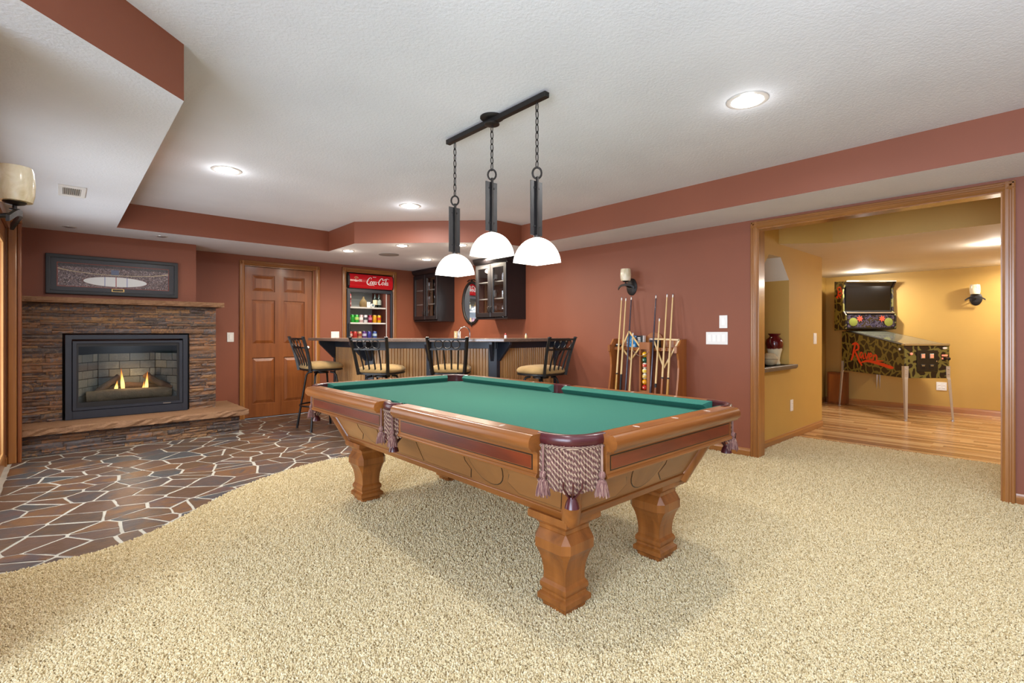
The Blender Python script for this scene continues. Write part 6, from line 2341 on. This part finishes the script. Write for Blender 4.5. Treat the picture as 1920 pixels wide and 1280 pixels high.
rb = MB()
fm = rmap(0.40, 0.765, 0.142)
S_ = lambda pts, ws: rb.ribbon(pts, ws, 0.001, fm)
S_([(0.55, 1.5), (0.35, 0.9), (0.15, 0.2), (-0.15, -0.35)], [0.10, 0.14, 0.15, 0.06])
S_([(0.0, 1.35), (0.6, 1.55), (1.05, 1.35), (1.0, 1.0), (0.45, 0.75)], [0.05, 0.13, 0.13, 0.12, 0.05])
S_([(0.45, 0.75), (0.8, 0.3), (1.15, -0.2), (1.6, -0.62)], [0.06, 0.14, 0.15, 0.08])
S_([(1.75, 0.65), (1.45, 0.7), (1.25, 0.4), (1.45, 0.15), (1.75, 0.5), (1.8, 0.15), (2.0, 0.2)], [0.05, 0.09, 0.11, 0.09, 0.09, 0.10, 0.04])
S_([(2.05, 0.75), (2.25, 0.2), (2.6, 0.85)], [0.08, 0.11, 0.06])
S_([(2.65, 0.45), (3.0, 0.55), (2.95, 0.8), (2.72, 0.7), (2.68, 0.3), (2.95, 0.15), (3.2, 0.3)], [0.05, 0.08, 0.09, 0.09, 0.10, 0.08, 0.04])
S_([(3.3, 0.75), (3.25, 0.2)], [0.09, 0.09])
S_([(3.28, 0.5), (3.55, 0.75), (3.75, 0.6), (3.75, 0.25), (4.1, 0.25), (4.7, 0.35)], [0.05, 0.09, 0.10, 0.09, 0.07, 0.02])
S_([(1.4, -0.35), (2.4, -0.02), (3.6, 0.0), (4.6, -0.05), (5.6, -0.12), (6.0, -0.1)], [0.04, 0.12, 0.15, 0.16, 0.16, 0.05])
rb.build('side_lettering', M['redpaint'], pm)
eb = MB()
for pts in ([(0, 0), (0.02, 0.10), (0.0, 0.17)], [(0.0, 0.16), (0.07, 0.17), (0.08, 0.11), (0.01, 0.09)], [(0.02, 0.08), (0.08, 0.0)], [(-0.03, 0.02), (0.03, 0.04), (0.10, 0.05)], [(0.09, 0.14), (0.12, 0.06)]):
    eb.ribbon(pts, [0.011] * len(pts), 0.001, lambda u, v, w: (-BW - 0.0135 - w, YR - 0.05 - u, 1.66 + v))
eb.build('side_emblem', M['redpaint'], bbx)

# box against the far wall, vases in the niche
wbx2 = thing('wooden_box', 'tall brown wooden box on the floor behind the pinball machine', 'box', (9.27, 2.39, 0.003), radians(-8))
MB().box(-0.09, 0.09, -0.12, 0.12, 0, 0.50).build('case', M['door']['z'], wbx2, bevel=0.004)
MB().box(-0.094, -0.089, -0.10, 0.10, 0.03, 0.47).build('front_panel', M['rack']['z'], wbx2, bevel=0.002)


def m_vase():
    n = NT('glazed_vase')
    v = n.coords()
    sp_ = n.n('ShaderNodeSeparateXYZ')
    n.l(v, sp_.inputs[0])
    f = n.math('ADD', sp_.outputs[2], n.math('MULTIPLY', n.noise(n.coords((30, 30, 2)), 1.0, 2), 0.03))
    n.l(n.ramp(f, [(0.175, srgb(214, 204, 172)), (0.185, srgb(88, 14, 20))]), n.b.inputs['Base Color'])
    n.b.inputs['Roughness'].default_value = 0.12
    return n.mat


M['vase'] = m_vase()
va = thing('glazed_vase', 'dark red vase with cream lower half and two handles on the niche ledge', 'vase', (5.61, 2.03, 0.8005))
MB().lathe([(0.055, 0), (0.058, 0.012), (0.050, 0.04), (0.062, 0.11), (0.078, 0.17), (0.086, 0.22), (0.078, 0.262), (0.052, 0.285), (0.044, 0.30), (0.060, 0.318), (0.062, 0.325), (0.045, 0.322), (0.038, 0.30)], 28).build('body', M['vase'], va, smooth=60)
for s_ in (-1, 1):
    MB().tube(curve3([(s_ * 0.052, 0, 0.285), (s_ * 0.105, 0, 0.28), (s_ * 0.118, 0, 0.23), (s_ * 0.082, 0, 0.19)], 5), 0.010, 8).build('handle', plain('vase_handle', srgb(70, 22, 24), 0.2), va, smooth=60)
vb = thing('ribbed_pot', 'round cream ribbed pot beside the red vase in the niche', 'pot', (5.37, 1.985, 0.8005))
MB().lathe([(0.03, 0), (0.055, 0.015), (0.072, 0.05), (0.070, 0.085), (0.05, 0.115), (0.035, 0.125), (0.032, 0.122)], 26).build('body', plain('ribbed_stoneware', srgb(186, 166, 130), 0.6, 0, 0.4, 0.2), vb, smooth=60)
for j in range(3):
    MB().tube([( (0.0725 - 0.012 * abs(j - 1)) * cos(2 * pi * q / 22), (0.0725 - 0.012 * abs(j - 1)) * sin(2 * pi * q / 22), 0.035 + j * 0.03) for q in range(22)], 0.003, 5, True).build('rib', plain('rib_line', srgb(120, 100, 76), 0.6), vb)
